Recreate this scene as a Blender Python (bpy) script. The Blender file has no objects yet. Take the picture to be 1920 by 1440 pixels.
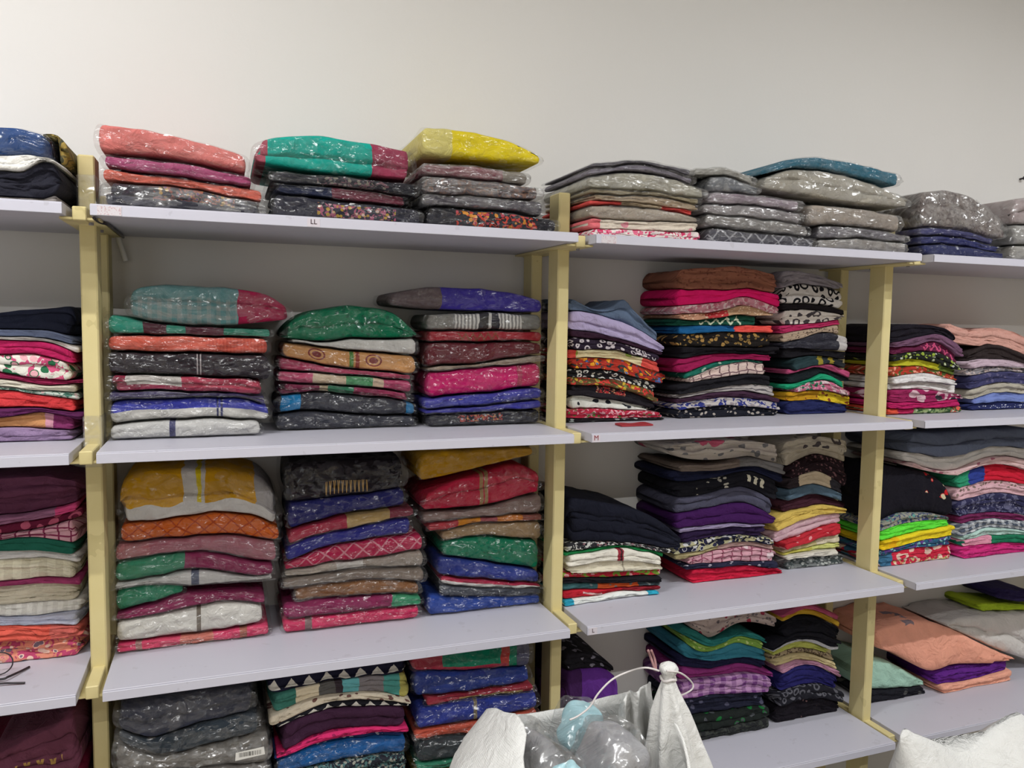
import bpy, math, random
import numpy as np
from mathutils import Vector, Matrix, noise

# ------------------------------------------------------------------ camera, world, exposure
SC = bpy.context.scene
COL = SC.collection
BAYW = 0.9144                       # three-foot bays
ZTOP = 1.74                         # top face of the highest shelf
ZS = [ZTOP, ZTOP - 0.4091, ZTOP - 0.8200, ZTOP - 1.2285]
BT, GAP = 0.0189, 0.020             # board thickness, half gap between boards
YPOST, YBACK, YWALL = 0.1447, 0.2828, 0.340
FPX = 1468.0
CAM = np.array([0.2185, -1.4495, ZTOP - 0.1858])
_a, _b, _c = 0.35537, -0.07619, 0.01489
_f = np.array([math.cos(_b) * math.sin(_a), math.cos(_b) * math.cos(_a), math.sin(_b)])
_r0 = np.array([math.cos(_a), -math.sin(_a), 0.0]); _u0 = np.cross(_r0, _f)
_r = math.cos(_c) * _r0 + math.sin(_c) * _u0
_u = -math.sin(_c) * _r0 + math.cos(_c) * _u0
cd = bpy.data.cameras.new('camera'); cam = bpy.data.objects.new('camera', cd); COL.objects.link(cam)
cd.sensor_width = 36.0; cd.lens = 36.0 * FPX / 1920.0; cd.clip_start = 0.02
cam.matrix_world = Matrix(((_r[0], _u[0], -_f[0], CAM[0]), (_r[1], _u[1], -_f[1], CAM[1]),
                           (_r[2], _u[2], -_f[2], CAM[2]), (0, 0, 0, 1)))
SC.camera = cam
w = bpy.data.worlds.new('world'); SC.world = w; w.use_nodes = True
w.node_tree.nodes['Background'].inputs[0].default_value = (0.8, 0.88, 1.0, 1)
w.node_tree.nodes['Background'].inputs[1].default_value = 0.05
SC.view_settings.view_transform = 'Standard'; SC.view_settings.look = 'None'
SC.view_settings.gamma = 1.0; SC.view_settings.use_curve_mapping = False
SC.view_settings.exposure = 0.0
SC.cycles.caustics_reflective = False; SC.cycles.caustics_refractive = False
CEIL = 2.85
LAMPS = [  # ceiling tubes: centre, length, watts, colour, turn
    ((-0.55, -0.75, CEIL - 0.075), 1.2, 29, (1.0, 0.995, 0.99), 0),
    ((2.3, -1.35, CEIL - 0.075), 1.2, 37, (0.97, 0.985, 1.0), 0),
    ((0.7, -2.4, CEIL - 0.075), 1.2, 31, (1.0, 0.995, 0.99), 0),
]

FILL_WIN = (-1.45, -3.4, 1.55, 1.3, 1.25, 3)      # unseen window added for front fill light, in the wall behind the photographer: x, y, z, width, height, watts
wl = bpy.data.lights.new('window_fill', 'AREA'); wl.shape = 'RECTANGLE'; wl.size = FILL_WIN[3]; wl.size_y = FILL_WIN[4]; wl.energy = FILL_WIN[5]; wl.color = (0.93, 0.97, 1.0)
wo = bpy.data.objects.new('window_fill', wl); COL.objects.link(wo); wo.location = (FILL_WIN[0], FILL_WIN[1] + 0.03, FILL_WIN[2]); wo.rotation_euler = (math.radians(90), 0, 0)

def ray(px, py):
    d = _f * FPX + _r * (px - 960.0) - _u * (py - 720.0)
    return d
def at_y(px, py, y):
    d = ray(px, py); t = (y - CAM[1]) / d[1]; return CAM + d * t
def at_z(px, py, z):
    d = ray(px, py); t = (z - CAM[2]) / d[2]; return CAM + d * t

# ------------------------------------------------------------------ helpers
def srgb(h):
    h = h.lstrip('#'); v = [int(h[i:i + 2], 16) / 255 for i in (0, 2, 4)]
    return tuple([(x / 12.92 if x <= 0.04045 else ((x + 0.055) / 1.055) ** 2.4) for x in v]) + (1.0,)
def tag(o, label=None, cat=None, group=None, kind=None):
    if label: o['label'] = label
    if cat: o['category'] = cat
    if group: o['group'] = group
    if kind: o['kind'] = kind
    return o
def empty(name, loc=(0, 0, 0)):
    o = bpy.data.objects.new(name, None); COL.objects.link(o); o.location = loc; o.empty_display_size = 0.05
    return o
def mesh_obj(name, verts, faces, mat, parent=None, smooth=False, loc=None):
    me = bpy.data.meshes.new(name); me.from_pydata([tuple(v) for v in verts], [], faces); me.update()
    if mat: me.materials.append(mat)
    if smooth: me.polygons.foreach_set('use_smooth', [True] * len(me.polygons))
    o = bpy.data.objects.new(name, me); COL.objects.link(o)
    if parent is not None:
        o.parent = parent
        o.matrix_parent_inverse = Matrix.Translation(parent.location).inverted()
    return o
class MB:
    def __init__(s): s.v = []; s.f = []
    def box(s, x0, x1, y0, y1, z0, z1, bev=0.0):
        n = len(s.v)
        if bev <= 0:
            s.v += [(x, y, z) for z in (z0, z1) for y in (y0, y1) for x in (x0, x1)]
            s.f += [tuple(n + i for i in q) for q in ((0, 2, 3, 1), (4, 5, 7, 6), (0, 1, 5, 4), (2, 6, 7, 3), (0, 4, 6, 2), (1, 3, 7, 5))]
            return s
        b = bev   # chamfered box: 24 verts
        idx = {}
        for ix, x in enumerate((x0, x1)):
            for iy, y in enumerate((y0, y1)):
                for iz, z in enumerate((z0, z1)):
                    sx, sy, sz = (1, -1)[ix], (1, -1)[iy], (1, -1)[iz]
                    for ax in range(3):
                        p = [x + sx * b, y + sy * b, z + sz * b]; p[ax] = (x, y, z)[ax]
                        idx[(ix, iy, iz, ax)] = len(s.v); s.v.append(tuple(p))
        for ax in range(3):
            o1, o2 = [k for k in range(3) if k != ax]
            for e in (0, 1):
                q = []
                for (p1, p2) in ((0, 0), (1, 0), (1, 1), (0, 1)):
                    k = [0, 0, 0]; k[ax] = e; k[o1] = p1; k[o2] = p2; q.append(idx[(*k, ax)])
                flip = (e == 0) ^ (ax == 1)
                s.f.append(tuple(q[::-1]) if flip else tuple(q))
        for ax in range(3):            # edges along axis ax
            o1, o2 = [k for k in range(3) if k != ax]
            for p1 in (0, 1):
                for p2 in (0, 1):
                    k0 = [0, 0, 0]; k0[o1] = p1; k0[o2] = p2; k1 = list(k0); k1[ax] = 1
                    s.f.append((idx[(*k0, o1)], idx[(*k1, o1)], idx[(*k1, o2)], idx[(*k0, o2)]))
        for ix in (0, 1):
            for iy in (0, 1):
                for iz in (0, 1):
                    s.f.append(tuple(idx[(ix, iy, iz, a)] for a in range(3)))
        return s
    def tube(s, pts, r, seg=8, cap=True):
        pts = [Vector(p) for p in pts]; rs = r if isinstance(r, (list, tuple)) else [r] * len(pts)
        base = len(s.v); up = Vector((0, 0, 1)); prev = None
        for i, p in enumerate(pts):
            t = (pts[min(i + 1, len(pts) - 1)] - pts[max(i - 1, 0)]).normalized()
            a = (prev - t * prev.dot(t)) if prev else (up if abs(t.z) < 0.9 else Vector((1, 0, 0))).cross(t)
            if a.length < 1e-6: a = Vector((1, 0, 0)).cross(t)
            a.normalize(); prev = a; bb = t.cross(a)
            for k in range(seg):
                an = 2 * math.pi * k / seg
                s.v.append(tuple(p + (a * math.cos(an) + bb * math.sin(an)) * rs[i]))
        for i in range(len(pts) - 1):
            for k in range(seg):
                a0 = base + i * seg + k; a1 = base + i * seg + (k + 1) % seg
                s.f.append((a0, a1, a1 + seg, a0 + seg))
        if cap:
            s.f.append(tuple(base + k for k in range(seg))[::-1]); e = base + (len(pts) - 1) * seg
            s.f.append(tuple(e + k for k in range(seg)))
        return s
    def build(s, name, mat, parent=None, smooth=False):
        return mesh_obj(name, s.v, s.f, mat, parent, smooth)
def spline(pts, n=8):
    P = [Vector(p) for p in pts]; out = []
    for i in range(len(P) - 1):
        p0, p1, p2, p3 = P[max(i - 1, 0)], P[i], P[i + 1], P[min(i + 2, len(P) - 1)]
        for k in range(n):
            t = k / n
            out.append(0.5 * ((2 * p1) + (p2 - p0) * t + (2 * p0 - 5 * p1 + 4 * p2 - p3) * t * t + (3 * p1 - p0 - 3 * p2 + p3) * t ** 3))
    out.append(P[-1]); return out

# ------------------------------------------------------------------ materials
class NT:
    """tiny node helper"""
    def __init__(s, name):
        s.m = bpy.data.materials.new(name); s.m.use_nodes = True; s.t = s.m.node_tree; s.t.nodes.clear()
        s.out = s.t.nodes.new('ShaderNodeOutputMaterial')
    def n(s, ty, **kw):
        nd = s.t.nodes.new(ty)
        for k, v in kw.items():
            if k.startswith('_'): setattr(nd, k[1:], v)
            else:
                key = int(k[1:]) if k[0] == 'i' and k[1:].isdigit() else k
                s.put(nd.inputs[key], v)
        return nd
    def put(s, sock, v):
        if hasattr(v, 'is_linked') or isinstance(v, bpy.types.NodeSocket): s.t.links.new(v, sock)
        else: sock.default_value = v
    def m2(s, op, a, b=0.0, c=0.0):
        nd = s.n('ShaderNodeMath', _operation=op)
        s.put(nd.inputs[0], a); s.put(nd.inputs[1], b)
        if op in ('MULTIPLY_ADD', 'COMPARE', 'WRAP', 'PINGPONG') : s.put(nd.inputs[2], c)
        return nd.outputs[0]
    def mix(s, f, a, b, mode='MIX'):
        nd = s.n('ShaderNodeMix', _data_type='RGBA', _blend_type=mode)
        s.put(nd.inputs[0], f); s.put(nd.inputs[6], a); s.put(nd.inputs[7], b); return nd.outputs[2]
    def noise(s, vec, scale, detail=2.0, rough=0.5, dist=0.0):
        nd = s.n('ShaderNodeTexNoise', Scale=scale, Detail=detail, Roughness=rough, Distortion=dist)
        s.put(nd.inputs['Vector'], vec); return nd
    def bsdf(s, col, rough=0.85, **kw):
        nd = s.n('ShaderNodeBsdfPrincipled'); s.put(nd.inputs['Base Color'], col); s.put(nd.inputs['Roughness'], rough)
        for k, v in kw.items(): s.put(nd.inputs[k.replace('_', ' ')], v)
        return nd
    def surf(s, sh): s.t.links.new(sh, s.out.inputs['Surface']); return s.m

def simple(name, col, rough=0.6, var=0.06, scale=8.0, bump=0.0, bscale=120.0, metallic=0.0, spec=0.4):
    k = NT(name); tc = k.n('ShaderNodeTexCoord').outputs['Object']
    nz = k.noise(tc, scale, 4).outputs['Fac']
    c = srgb(col)
    col2 = k.mix(nz, tuple(x * (1 - var) for x in c[:3]) + (1,), tuple(min(1, x * (1 + var)) for x in c[:3]) + (1,))
    b = k.bsdf(col2, rough, Metallic=metallic, Specular_IOR_Level=spec)
    if bump:
        bm = k.n('ShaderNodeBump', Strength=bump, Distance=0.002); k.put(bm.inputs['Height'], k.noise(tc, bscale, 3).outputs['Fac'])
        k.put(b.inputs['Normal'], bm.outputs[0])
    return k.surf(b.outputs[0])

def mat_wall():
    k = NT('painted_wall'); tc = k.n('ShaderNodeTexCoord').outputs['Object']
    a = k.noise(tc, 1.3, 3).outputs['Fac']
    c = k.mix(a, srgb('#dddbd7'), srgb('#e6e4e1'))
    fine = k.noise(tc, 90, 4, 0.6).outputs['Fac']
    bm = k.n('ShaderNodeBump', Strength=0.12, Distance=0.002); k.put(bm.inputs['Height'], fine)
    b = k.bsdf(c, 0.75, Normal=bm.outputs[0], Specular_IOR_Level=0.25); return k.surf(b.outputs[0])
def mat_paint():
    k = NT('yellow_enamel'); tc = k.n('ShaderNodeTexCoord').outputs['Object']
    a = k.noise(tc, 14, 5, 0.6).outputs['Fac']
    c = k.mix(a, srgb('#cdbd82'), srgb('#dccf9c'))
    mp = k.n('ShaderNodeMapping'); k.put(mp.inputs[0], tc); mp.inputs['Scale'].default_value = (60, 60, 9)
    chip = k.noise(mp.outputs[0], 1.0, 5, 0.65).outputs['Fac']
    chipf = k.m2('GREATER_THAN', chip, 0.735)
    c = k.mix(chipf, c, srgb('#4a3f2c'))
    grime = k.noise(tc, 5, 4, 0.7).outputs['Fac']
    c = k.mix(k.m2('MULTIPLY', k.m2('GREATER_THAN', grime, 0.62), 0.25), c, srgb('#9c8c58'))
    bm = k.n('ShaderNodeBump', Strength=0.15, Distance=0.002); k.put(bm.inputs['Height'], a)
    return k.surf(k.bsdf(c, 0.5, Normal=bm.outputs[0], Specular_IOR_Level=0.4).outputs[0])
def mat_lam(name, col, rough):
    k = NT(name); tc = k.n('ShaderNodeTexCoord').outputs['Object']
    a = k.noise(tc, 3, 4, 0.6).outputs['Fac']; s2 = k.noise(tc, 40, 3).outputs['Fac']
    c0 = srgb(col); c = k.mix(a, tuple(x * 0.93 for x in c0[:3]) + (1,), c0)
    sm = k.m2('MULTIPLY', k.m2('GREATER_THAN', s2, 0.68), 0.18)
    c = k.mix(sm, c, srgb('#8f8a90'))
    return k.surf(k.bsdf(c, rough, Specular_IOR_Level=0.4).outputs[0])
def mat_plastic(name, milk=0.0, tint='#f4f6f8', gl=1.0, bscale=1.0):
    """thin crinkled film: clear, with flat facets that each catch the lamps at their own angle"""
    k = NT(name); tc = k.n('ShaderNodeTexCoord').outputs['Object']
    wv = k.noise(tc, 14 * bscale, 3, 0.6).outputs['Color']
    wob = k.n('ShaderNodeVectorMath', _operation='MULTIPLY_ADD'); k.put(wob.inputs[0], wv); wob.inputs[1].default_value = (0.05, 0.05, 0.05); k.put(wob.inputs[2], tc)
    n1 = k.noise(wob.outputs[0], 24 * bscale, 1, 0.5, 0.6).outputs['Fac']
    bm = k.n('ShaderNodeBump', Strength=1.0, Distance=0.022); k.put(bm.inputs['Height'], n1)
    nrm = bm.outputs[0]
    for sc, am in ((80.0, 1.4),):
        mp = k.n('ShaderNodeVectorMath', _operation='MULTIPLY'); k.put(mp.inputs[0], wob.outputs[0]); mp.inputs[1].default_value = (0.75, 1, 1.25)
        v = k.n('ShaderNodeTexVoronoi', Scale=sc * bscale); k.put(v.inputs['Vector'], mp.outputs[0])
        sb = k.n('ShaderNodeVectorMath', _operation='SUBTRACT'); k.put(sb.inputs[0], v.outputs['Color']); sb.inputs[1].default_value = (0.5, 0.5, 0.5)
        patch = k.m2('MULTIPLY', k.m2('GREATER_THAN', k.noise(tc, 17 * bscale + sc * 0.05, 2).outputs['Fac'], 0.50), am)
        ad = k.n('ShaderNodeVectorMath', _operation='MULTIPLY_ADD'); k.put(ad.inputs[0], sb.outputs[0]); k.put(ad.inputs[1], patch); k.put(ad.inputs[2], nrm)
        nn = k.n('ShaderNodeVectorMath', _operation='NORMALIZE'); k.put(nn.inputs[0], ad.outputs[0]); nrm = nn.outputs[0]
    lw = k.n('ShaderNodeLayerWeight', Blend=0.22); k.put(lw.inputs['Normal'], bm.outputs[0])
    fac = k.m2('MULTIPLY_ADD', lw.outputs['Fresnel'], 0.08 * gl, 0.050 * gl)
    g = k.n('ShaderNodeBsdfGlossy', Roughness=0.24); g.inputs['Color'].default_value = (1, 1, 1, 1); k.put(g.inputs['Normal'], nrm)
    tr = k.n('ShaderNodeBsdfTransparent'); tr.inputs[0].default_value = (0.97, 0.97, 0.97, 1)
    base = tr.outputs[0]
    if milk > 0:
        df = k.n('ShaderNodeBsdfDiffuse'); df.inputs[0].default_value = srgb(tint); k.put(df.inputs['Normal'], bm.outputs[0])
        mk = k.n('ShaderNodeMixShader'); cl = k.noise(wob.outputs[0], 22, 4, 0.65, 0.8).outputs['Fac']
        cl2 = k.m2('MAXIMUM', k.m2('MULTIPLY_ADD', cl, 4.0, -1.5), 0.0)
        k.put(mk.inputs[0], k.m2('MINIMUM', k.m2('MULTIPLY', cl2, 2 * milk), 0.75)); k.put(mk.inputs[1], base); k.put(mk.inputs[2], df.outputs[0]); base = mk.outputs[0]
    ms = k.n('ShaderNodeMixShader'); k.put(ms.inputs[0], k.m2('MINIMUM', fac, 0.9)); k.put(ms.inputs[1], base); k.put(ms.inputs[2], g.outputs[0])
    return k.surf(ms.outputs[0])

_g = [1.25]
def lin(h):
    c = srgb(h); return tuple(min(0.88, x * _g[0]) for x in c[:3]) + (1.0,)
_mc = {}
def cloth(spec, gain=1.25):
    """spec: dict(c, seg, hseg, pat, band). UV maps: n = 0..1 over the front, m = metres."""
    key = repr(sorted(spec.items(), key=str)) + str(gain); _g[0] = gain
    if key in _mc: return _mc[key]
    k = NT('cloth_%03d' % len(_mc))
    un = k.n('ShaderNodeSeparateXYZ'); k.put(un.inputs[0], k.n('ShaderNodeUVMap', _uv_map='n').outputs[0])
    uvm = k.n('ShaderNodeUVMap', _uv_map='m').outputs[0]
    sm = k.n('ShaderNodeSeparateXYZ'); k.put(sm.inputs[0], uvm)
    U, V = un.outputs[0], un.outputs[1]; MU, MV = sm.outputs[0], sm.outputs[1]
    jit = k.m2('MULTIPLY', k.m2('SUBTRACT', k.noise(uvm, 22, 2).outputs['Fac'], 0.5), 0.05)
    col = lin(spec['c'])
    def ramp(val, segs, first):
        nd = k.n('ShaderNodeValToRGB'); nd.color_ramp.interpolation = 'CONSTANT'
        e = nd.color_ramp.elements; e[0].position = 0.0; e[0].color = lin(first)
        for i, (p, c) in enumerate(segs):
            el = e[1] if i == 0 else e.new(p)
            el.position = p; el.color = lin(c)
        if not segs: e[1].color = lin(first)
        k.put(nd.inputs[0], val); return nd.outputs[0]
    if spec.get('seg'): col = ramp(k.m2('ADD', U, jit), spec['seg'], spec['c'])
    if spec.get('hseg'):
        v0, c0 = spec['hseg'][0], spec['hseg'][1]; rng = spec['hseg'][2] if len(spec['hseg']) > 2 else (0, 1)
        f = k.m2('LESS_THAN', k.m2('ADD', V, k.m2('MULTIPLY', jit, 3.0)), v0)
        f = k.m2('MULTIPLY', f, k.m2('MULTIPLY', k.m2('GREATER_THAN', U, rng[0]), k.m2('LESS_THAN', U, rng[1])))
        col = k.mix(f, col, lin(c0))
    for P in spec.get('pat', []):
        ty, cs, sc = P[0], P[1], P[2] * (1.0 if P[0] in ('roundel', 'stripe', 'hstripe', 'tri', 'zig', 'lattice') else 1.55); rng = P[3] if len(P) > 3 else None
        if ty == 'floral':
            a = k.noise(uvm, sc, 2, 0.5, 1.2)
            vo = k.n('ShaderNodeTexVoronoi', Scale=sc * 1.3); k.put(vo.inputs['Vector'], uvm)
            sp = k.n('ShaderNodeSeparateColor'); k.put(sp.inputs[0], vo.outputs['Color'])
            f1 = k.m2('GREATER_THAN', a.outputs['Fac'], 0.53)
            f2 = k.m2('MULTIPLY', k.m2('LESS_THAN', vo.outputs['Distance'], 0.42), k.m2('GREATER_THAN', sp.outputs[0], 0.45))
            f3 = k.m2('MULTIPLY', k.m2('LESS_THAN', vo.outputs['Distance'], 0.34), k.m2('GREATER_THAN', sp.outputs[1], 0.6))
            fs = [f1, f2, f3]
        elif ty == 'dots':
            vo = k.n('ShaderNodeTexVoronoi', Scale=sc, Randomness=0.55); k.put(vo.inputs['Vector'], uvm)
            fs = [k.m2('LESS_THAN', vo.outputs['Distance'], 0.30)]
        elif ty == 'spots':
            vo = k.n('ShaderNodeTexVoronoi', Scale=sc, Randomness=1.0); k.put(vo.inputs['Vector'], uvm)
            sp = k.n('ShaderNodeSeparateColor'); k.put(sp.inputs[0], vo.outputs['Color'])
            fs = [k.m2('MULTIPLY', k.m2('LESS_THAN', vo.outputs['Distance'], 0.33), k.m2('GREATER_THAN', sp.outputs[0], 0.4))]
        elif ty == 'loops':
            vo = k.n('ShaderNodeTexVoronoi', Scale=sc, Randomness=0.6); k.put(vo.inputs['Vector'], uvm)
            d = k.m2('ABSOLUTE', k.m2('SUBTRACT', vo.outputs['Distance'], 0.36)); fs = [k.m2('LESS_THAN', d, 0.10)]
        elif ty == 'stripe':
            fs = [k.m2('LESS_THAN', k.m2('FRACT', k.m2('MULTIPLY', MU, sc)), 0.5)]
        elif ty == 'hstripe':
            fs = [k.m2('LESS_THAN', k.m2('FRACT', k.m2('MULTIPLY', MV, sc)), 0.35)]
        elif ty == 'check':
            a = k.m2('LESS_THAN', k.m2('FRACT', k.m2('MULTIPLY', MU, sc)), 0.45)
            b2 = k.m2('LESS_THAN', k.m2('FRACT', k.m2('MULTIPLY', MV, sc)), 0.45)
            fs = [k.m2('MULTIPLY', k.m2('ADD', a, b2), 0.5)]
        elif ty == 'plaid':
            a = k.m2('LESS_THAN', k.m2('FRACT', k.m2('MULTIPLY', MU, sc)), 0.14)
            b2 = k.m2('LESS_THAN', k.m2('FRACT', k.m2('MULTIPLY', MV, sc)), 0.14)
            fs = [k.m2('MAXIMUM', a, b2)]
        elif ty == 'lattice':
            a = k.m2('LESS_THAN', k.m2('FRACT', k.m2('MULTIPLY', k.m2('ADD', MU, MV), sc)), 0.12)
            b2 = k.m2('LESS_THAN', k.m2('FRACT', k.m2('MULTIPLY', k.m2('SUBTRACT', MU, MV), sc)), 0.12)
            fs = [k.m2('MAXIMUM', a, b2)]
        elif ty == 'tri':
            t = k.m2('MULTIPLY', k.m2('ABSOLUTE', k.m2('SUBTRACT', k.m2('FRACT', k.m2('MULTIPLY', MU, sc)), 0.5)), 2.0)
            vv = k.m2('SUBTRACT', k.m2('MULTIPLY', V, 1.5), 0.15)
            fs = [k.m2('MULTIPLY', k.m2('LESS_THAN', t, k.m2('SUBTRACT', 0.8, vv)), k.m2('GREATER_THAN', vv, 0.02))]
        elif ty == 'zig':
            t = k.m2('MULTIPLY', k.m2('ABSOLUTE', k.m2('SUBTRACT', k.m2('FRACT', k.m2('MULTIPLY', MU, sc)), 0.5)), 1.4)
            fs = [k.m2('LESS_THAN', k.m2('ABSOLUTE', k.m2('SUBTRACT', t, k.m2('SUBTRACT', V, 0.1))), 0.16)]
        elif ty == 'roundel':
            fu = k.m2('SUBTRACT', k.m2('FRACT', k.m2('ADD', k.m2('MULTIPLY', MU, sc), 0.15)), 0.5)
            fv = k.m2('MULTIPLY', k.m2('SUBTRACT', V, 0.55), 0.42)
            d = k.m2('SQRT', k.m2('ADD', k.m2('MULTIPLY', fu, fu), k.m2('MULTIPLY', fv, fv)))
            fs = [k.m2('MULTIPLY', k.m2('LESS_THAN', d, 0.15), k.m2('GREATER_THAN', k.m2('ABSOLUTE', k.m2('SUBTRACT', d, 0.10)), 0.02))]
        for f, c in zip(fs, cs):
            if rng:
                f = k.m2('MULTIPLY', f, k.m2('MULTIPLY', k.m2('GREATER_THAN', U, rng[0]), k.m2('LESS_THAN', U, rng[1])))
                if len(rng) > 2:
                    f = k.m2('MULTIPLY', f, k.m2('MULTIPLY', k.m2('GREATER_THAN', V, rng[2]), k.m2('LESS_THAN', V, rng[3])))
            col = k.mix(f, col, lin(c))
    for (u0, u1, c) in spec.get('band', []):
        f = k.m2('MULTIPLY', k.m2('GREATER_THAN', U, u0), k.m2('LESS_THAN', U, u1)); col = k.mix(f, col, lin(c))
    tone = k.noise(uvm, 16, 4, 0.6).outputs['Fac']
    hsv = k.n('ShaderNodeHueSaturation'); k.put(hsv.inputs['Color'], col); k.put(hsv.inputs['Value'], k.m2('MULTIPLY_ADD', tone, 0.30, 0.85))
    wr = k.noise(uvm, 34, 4, 0.55, 0.6).outputs['Fac']; we = k.noise(uvm, 700, 1).outputs['Fac']
    bm = k.n('ShaderNodeBump', Strength=0.75, Distance=0.010); k.put(bm.inputs['Height'], k.m2('MULTIPLY_ADD', we, 0.04, wr))
    b = k.bsdf(hsv.outputs[0], spec.get('r', 0.85), Normal=bm.outputs[0], Specular_IOR_Level=spec.get('s', 0.2))
    _mc[key] = k.surf(b.outputs[0]); return _mc[key]

M_WALL = mat_wall(); M_PAINT = mat_paint()
M_LAM = mat_lam('white_laminate', '#c3c2cd', 0.42); M_EDGE = mat_lam('white_edge_band', '#cac9d5', 0.4); M_CORE = simple('edge_joint', '#8d8a92', 0.7)
M_CLEAR = mat_plastic('clear_polybag', 0.005); M_MILK = mat_plastic('milky_polybag', 0.10, '#cfcfcd', 2.0, 0.8)
M_MILK2 = mat_plastic('dusty_polybag', 0.05, '#c9c6c4', 1.1)

# ------------------------------------------------------------------ the room
X0, X1, Y0 = -2.4, 5.0, -3.4
def struct(name, mb, mat, label):
    o = mb.build(name, mat); return tag(o, label, None, None, 'structure')
struct('wall_back', MB().box(X0, X1, YWALL, YWALL + 0.1, 0, CEIL), M_WALL, 'cream painted wall behind the shelving')
struct('wall_left', MB().box(X0 - 0.1, X0, Y0, YWALL, 0, CEIL), M_WALL, 'cream painted side wall left of the shelving')
struct('wall_right', MB().box(X1, X1 + 0.1, Y0, YWALL, 0, CEIL), M_WALL, 'cream painted side wall right of the shelving')
struct('wall_front', MB().box(X0, X1, Y0 - 0.1, Y0, 0, CEIL), simple('brown_wall', '#b3a898', 0.8), 'brown painted wall facing the shelving')
struct('ceiling', MB().box(X0, X1, Y0, YWALL, CEIL, CEIL + 0.1), simple('ceiling_white', '#ecebe6', 0.9, 0.02), 'white painted ceiling over the stock room')
floor = struct('floor', MB().box(X0, X1, Y0, YWALL, -0.1, -0.004), simple('grout', '#6f6a63', 0.9), 'grey tiled floor of the stock room')
M_TILE = simple('floor_tile', '#b4aea6', 0.35, 0.08, 5)
tile = None
ts = 0.6
for ix in range(int((X1 - X0) / ts) + 1):
    for iy in range(int((YWALL - Y0) / ts) + 1):
        x, y = X0 + ix * ts, Y0 + iy * ts
        x2, y2 = min(x + ts - 0.003, X1), min(y + ts - 0.003, YWALL)
        if x2 - x < 0.05 or y2 - y < 0.05: continue
        MB().box(x, x2, y, y2, -0.004, 0.0).build('tile', M_TILE, floor)

kw = NT('fill_window_pane'); ew = kw.n('ShaderNodeEmission', Strength=1.2); ew.inputs[0].default_value = (0.85, 0.93, 1, 1); M_PANE = kw.surf(ew.outputs[0]); M_PANE.cycles.emission_sampling = 'NONE'  # glowing pane of the added fill window
M_FRAME = simple('fill_window_frame_paint', '#d8d4cc', 0.5)
we_ = tag(empty('fill_window_1', (FILL_WIN[0], FILL_WIN[1], FILL_WIN[2] - FILL_WIN[4] / 2)), 'unseen window added for fill light, in the wall facing the shelving', None, None, 'structure')
for k_ in (-1, 1):
    MB().box(FILL_WIN[0] + k_ * FILL_WIN[3] / 4 - FILL_WIN[3] / 4 + 0.02, FILL_WIN[0] + k_ * FILL_WIN[3] / 4 + FILL_WIN[3] / 4 - 0.02, FILL_WIN[1] + 0.001, FILL_WIN[1] + 0.006, FILL_WIN[2] - FILL_WIN[4] / 2, FILL_WIN[2] + FILL_WIN[4] / 2).build('pane', M_PANE, we_)
    MB().box(FILL_WIN[0] - FILL_WIN[3] / 2 - 0.05, FILL_WIN[0] + FILL_WIN[3] / 2 + 0.05, FILL_WIN[1], FILL_WIN[1] + 0.025, FILL_WIN[2] + k_ * FILL_WIN[4] / 2 - 0.025, FILL_WIN[2] + k_ * FILL_WIN[4] / 2 + 0.025).build('frame_rail', M_FRAME, we_)
for k_ in (-1, 0, 1):
    MB().box(FILL_WIN[0] + k_ * FILL_WIN[3] / 2 - 0.02, FILL_WIN[0] + k_ * FILL_WIN[3] / 2 + 0.02, FILL_WIN[1], FILL_WIN[1] + 0.025, FILL_WIN[2] - FILL_WIN[4] / 2, FILL_WIN[2] + FILL_WIN[4] / 2).build('frame_stile', M_FRAME, we_)
M_HOUSE = simple('lamp_housing', '#e8e8e4', 0.4, 0.02)
kk = NT('tube_glow'); em = kk.n('ShaderNodeEmission', Strength=6.0); M_GLOW = kk.surf(em.outputs[0]); M_GLOW.cycles.emission_sampling = 'NONE'
LN = ['nearest the left end of the shelving', 'towards the right end of the shelving', 'in the middle of the room']
for (lc, ll, watts, colr, rz), ln in zip(LAMPS, LN):
    e = tag(empty('tube_light', (lc[0], lc[1], CEIL)), 'white ceiling tube light ' + ln, 'lamp', 'ceiling tube lights')
    MB().box(lc[0] - ll / 2 - 0.03, lc[0] + ll / 2 + 0.03, lc[1] - 0.03, lc[1] + 0.03, CEIL - 0.04, CEIL, 0.004).build('housing', M_HOUSE, e)
    MB().tube([(lc[0] - ll / 2, lc[1], CEIL - 0.062), (lc[0] + ll / 2, lc[1], CEIL - 0.062)], 0.014, 12).build('tube', M_GLOW, e, True)
    for sx in (-1, 1):
        xx = lc[0] + sx * (ll / 2 + 0.012)
        MB().box(xx - 0.012, xx + 0.012, lc[1] - 0.016, lc[1] + 0.016, CEIL - 0.08, CEIL - 0.038, 0.003).build('end_cap', M_HOUSE, e)
    ld = bpy.data.lights.new('tube_area', 'AREA'); ld.shape = 'RECTANGLE'; ld.size = ll; ld.size_y = 0.028; ld.energy = watts; ld.color = colr
    lo = bpy.data.objects.new('tube_area', ld); COL.objects.link(lo); lo.parent = e; lo.location = (0, 0, -0.09)

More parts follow.
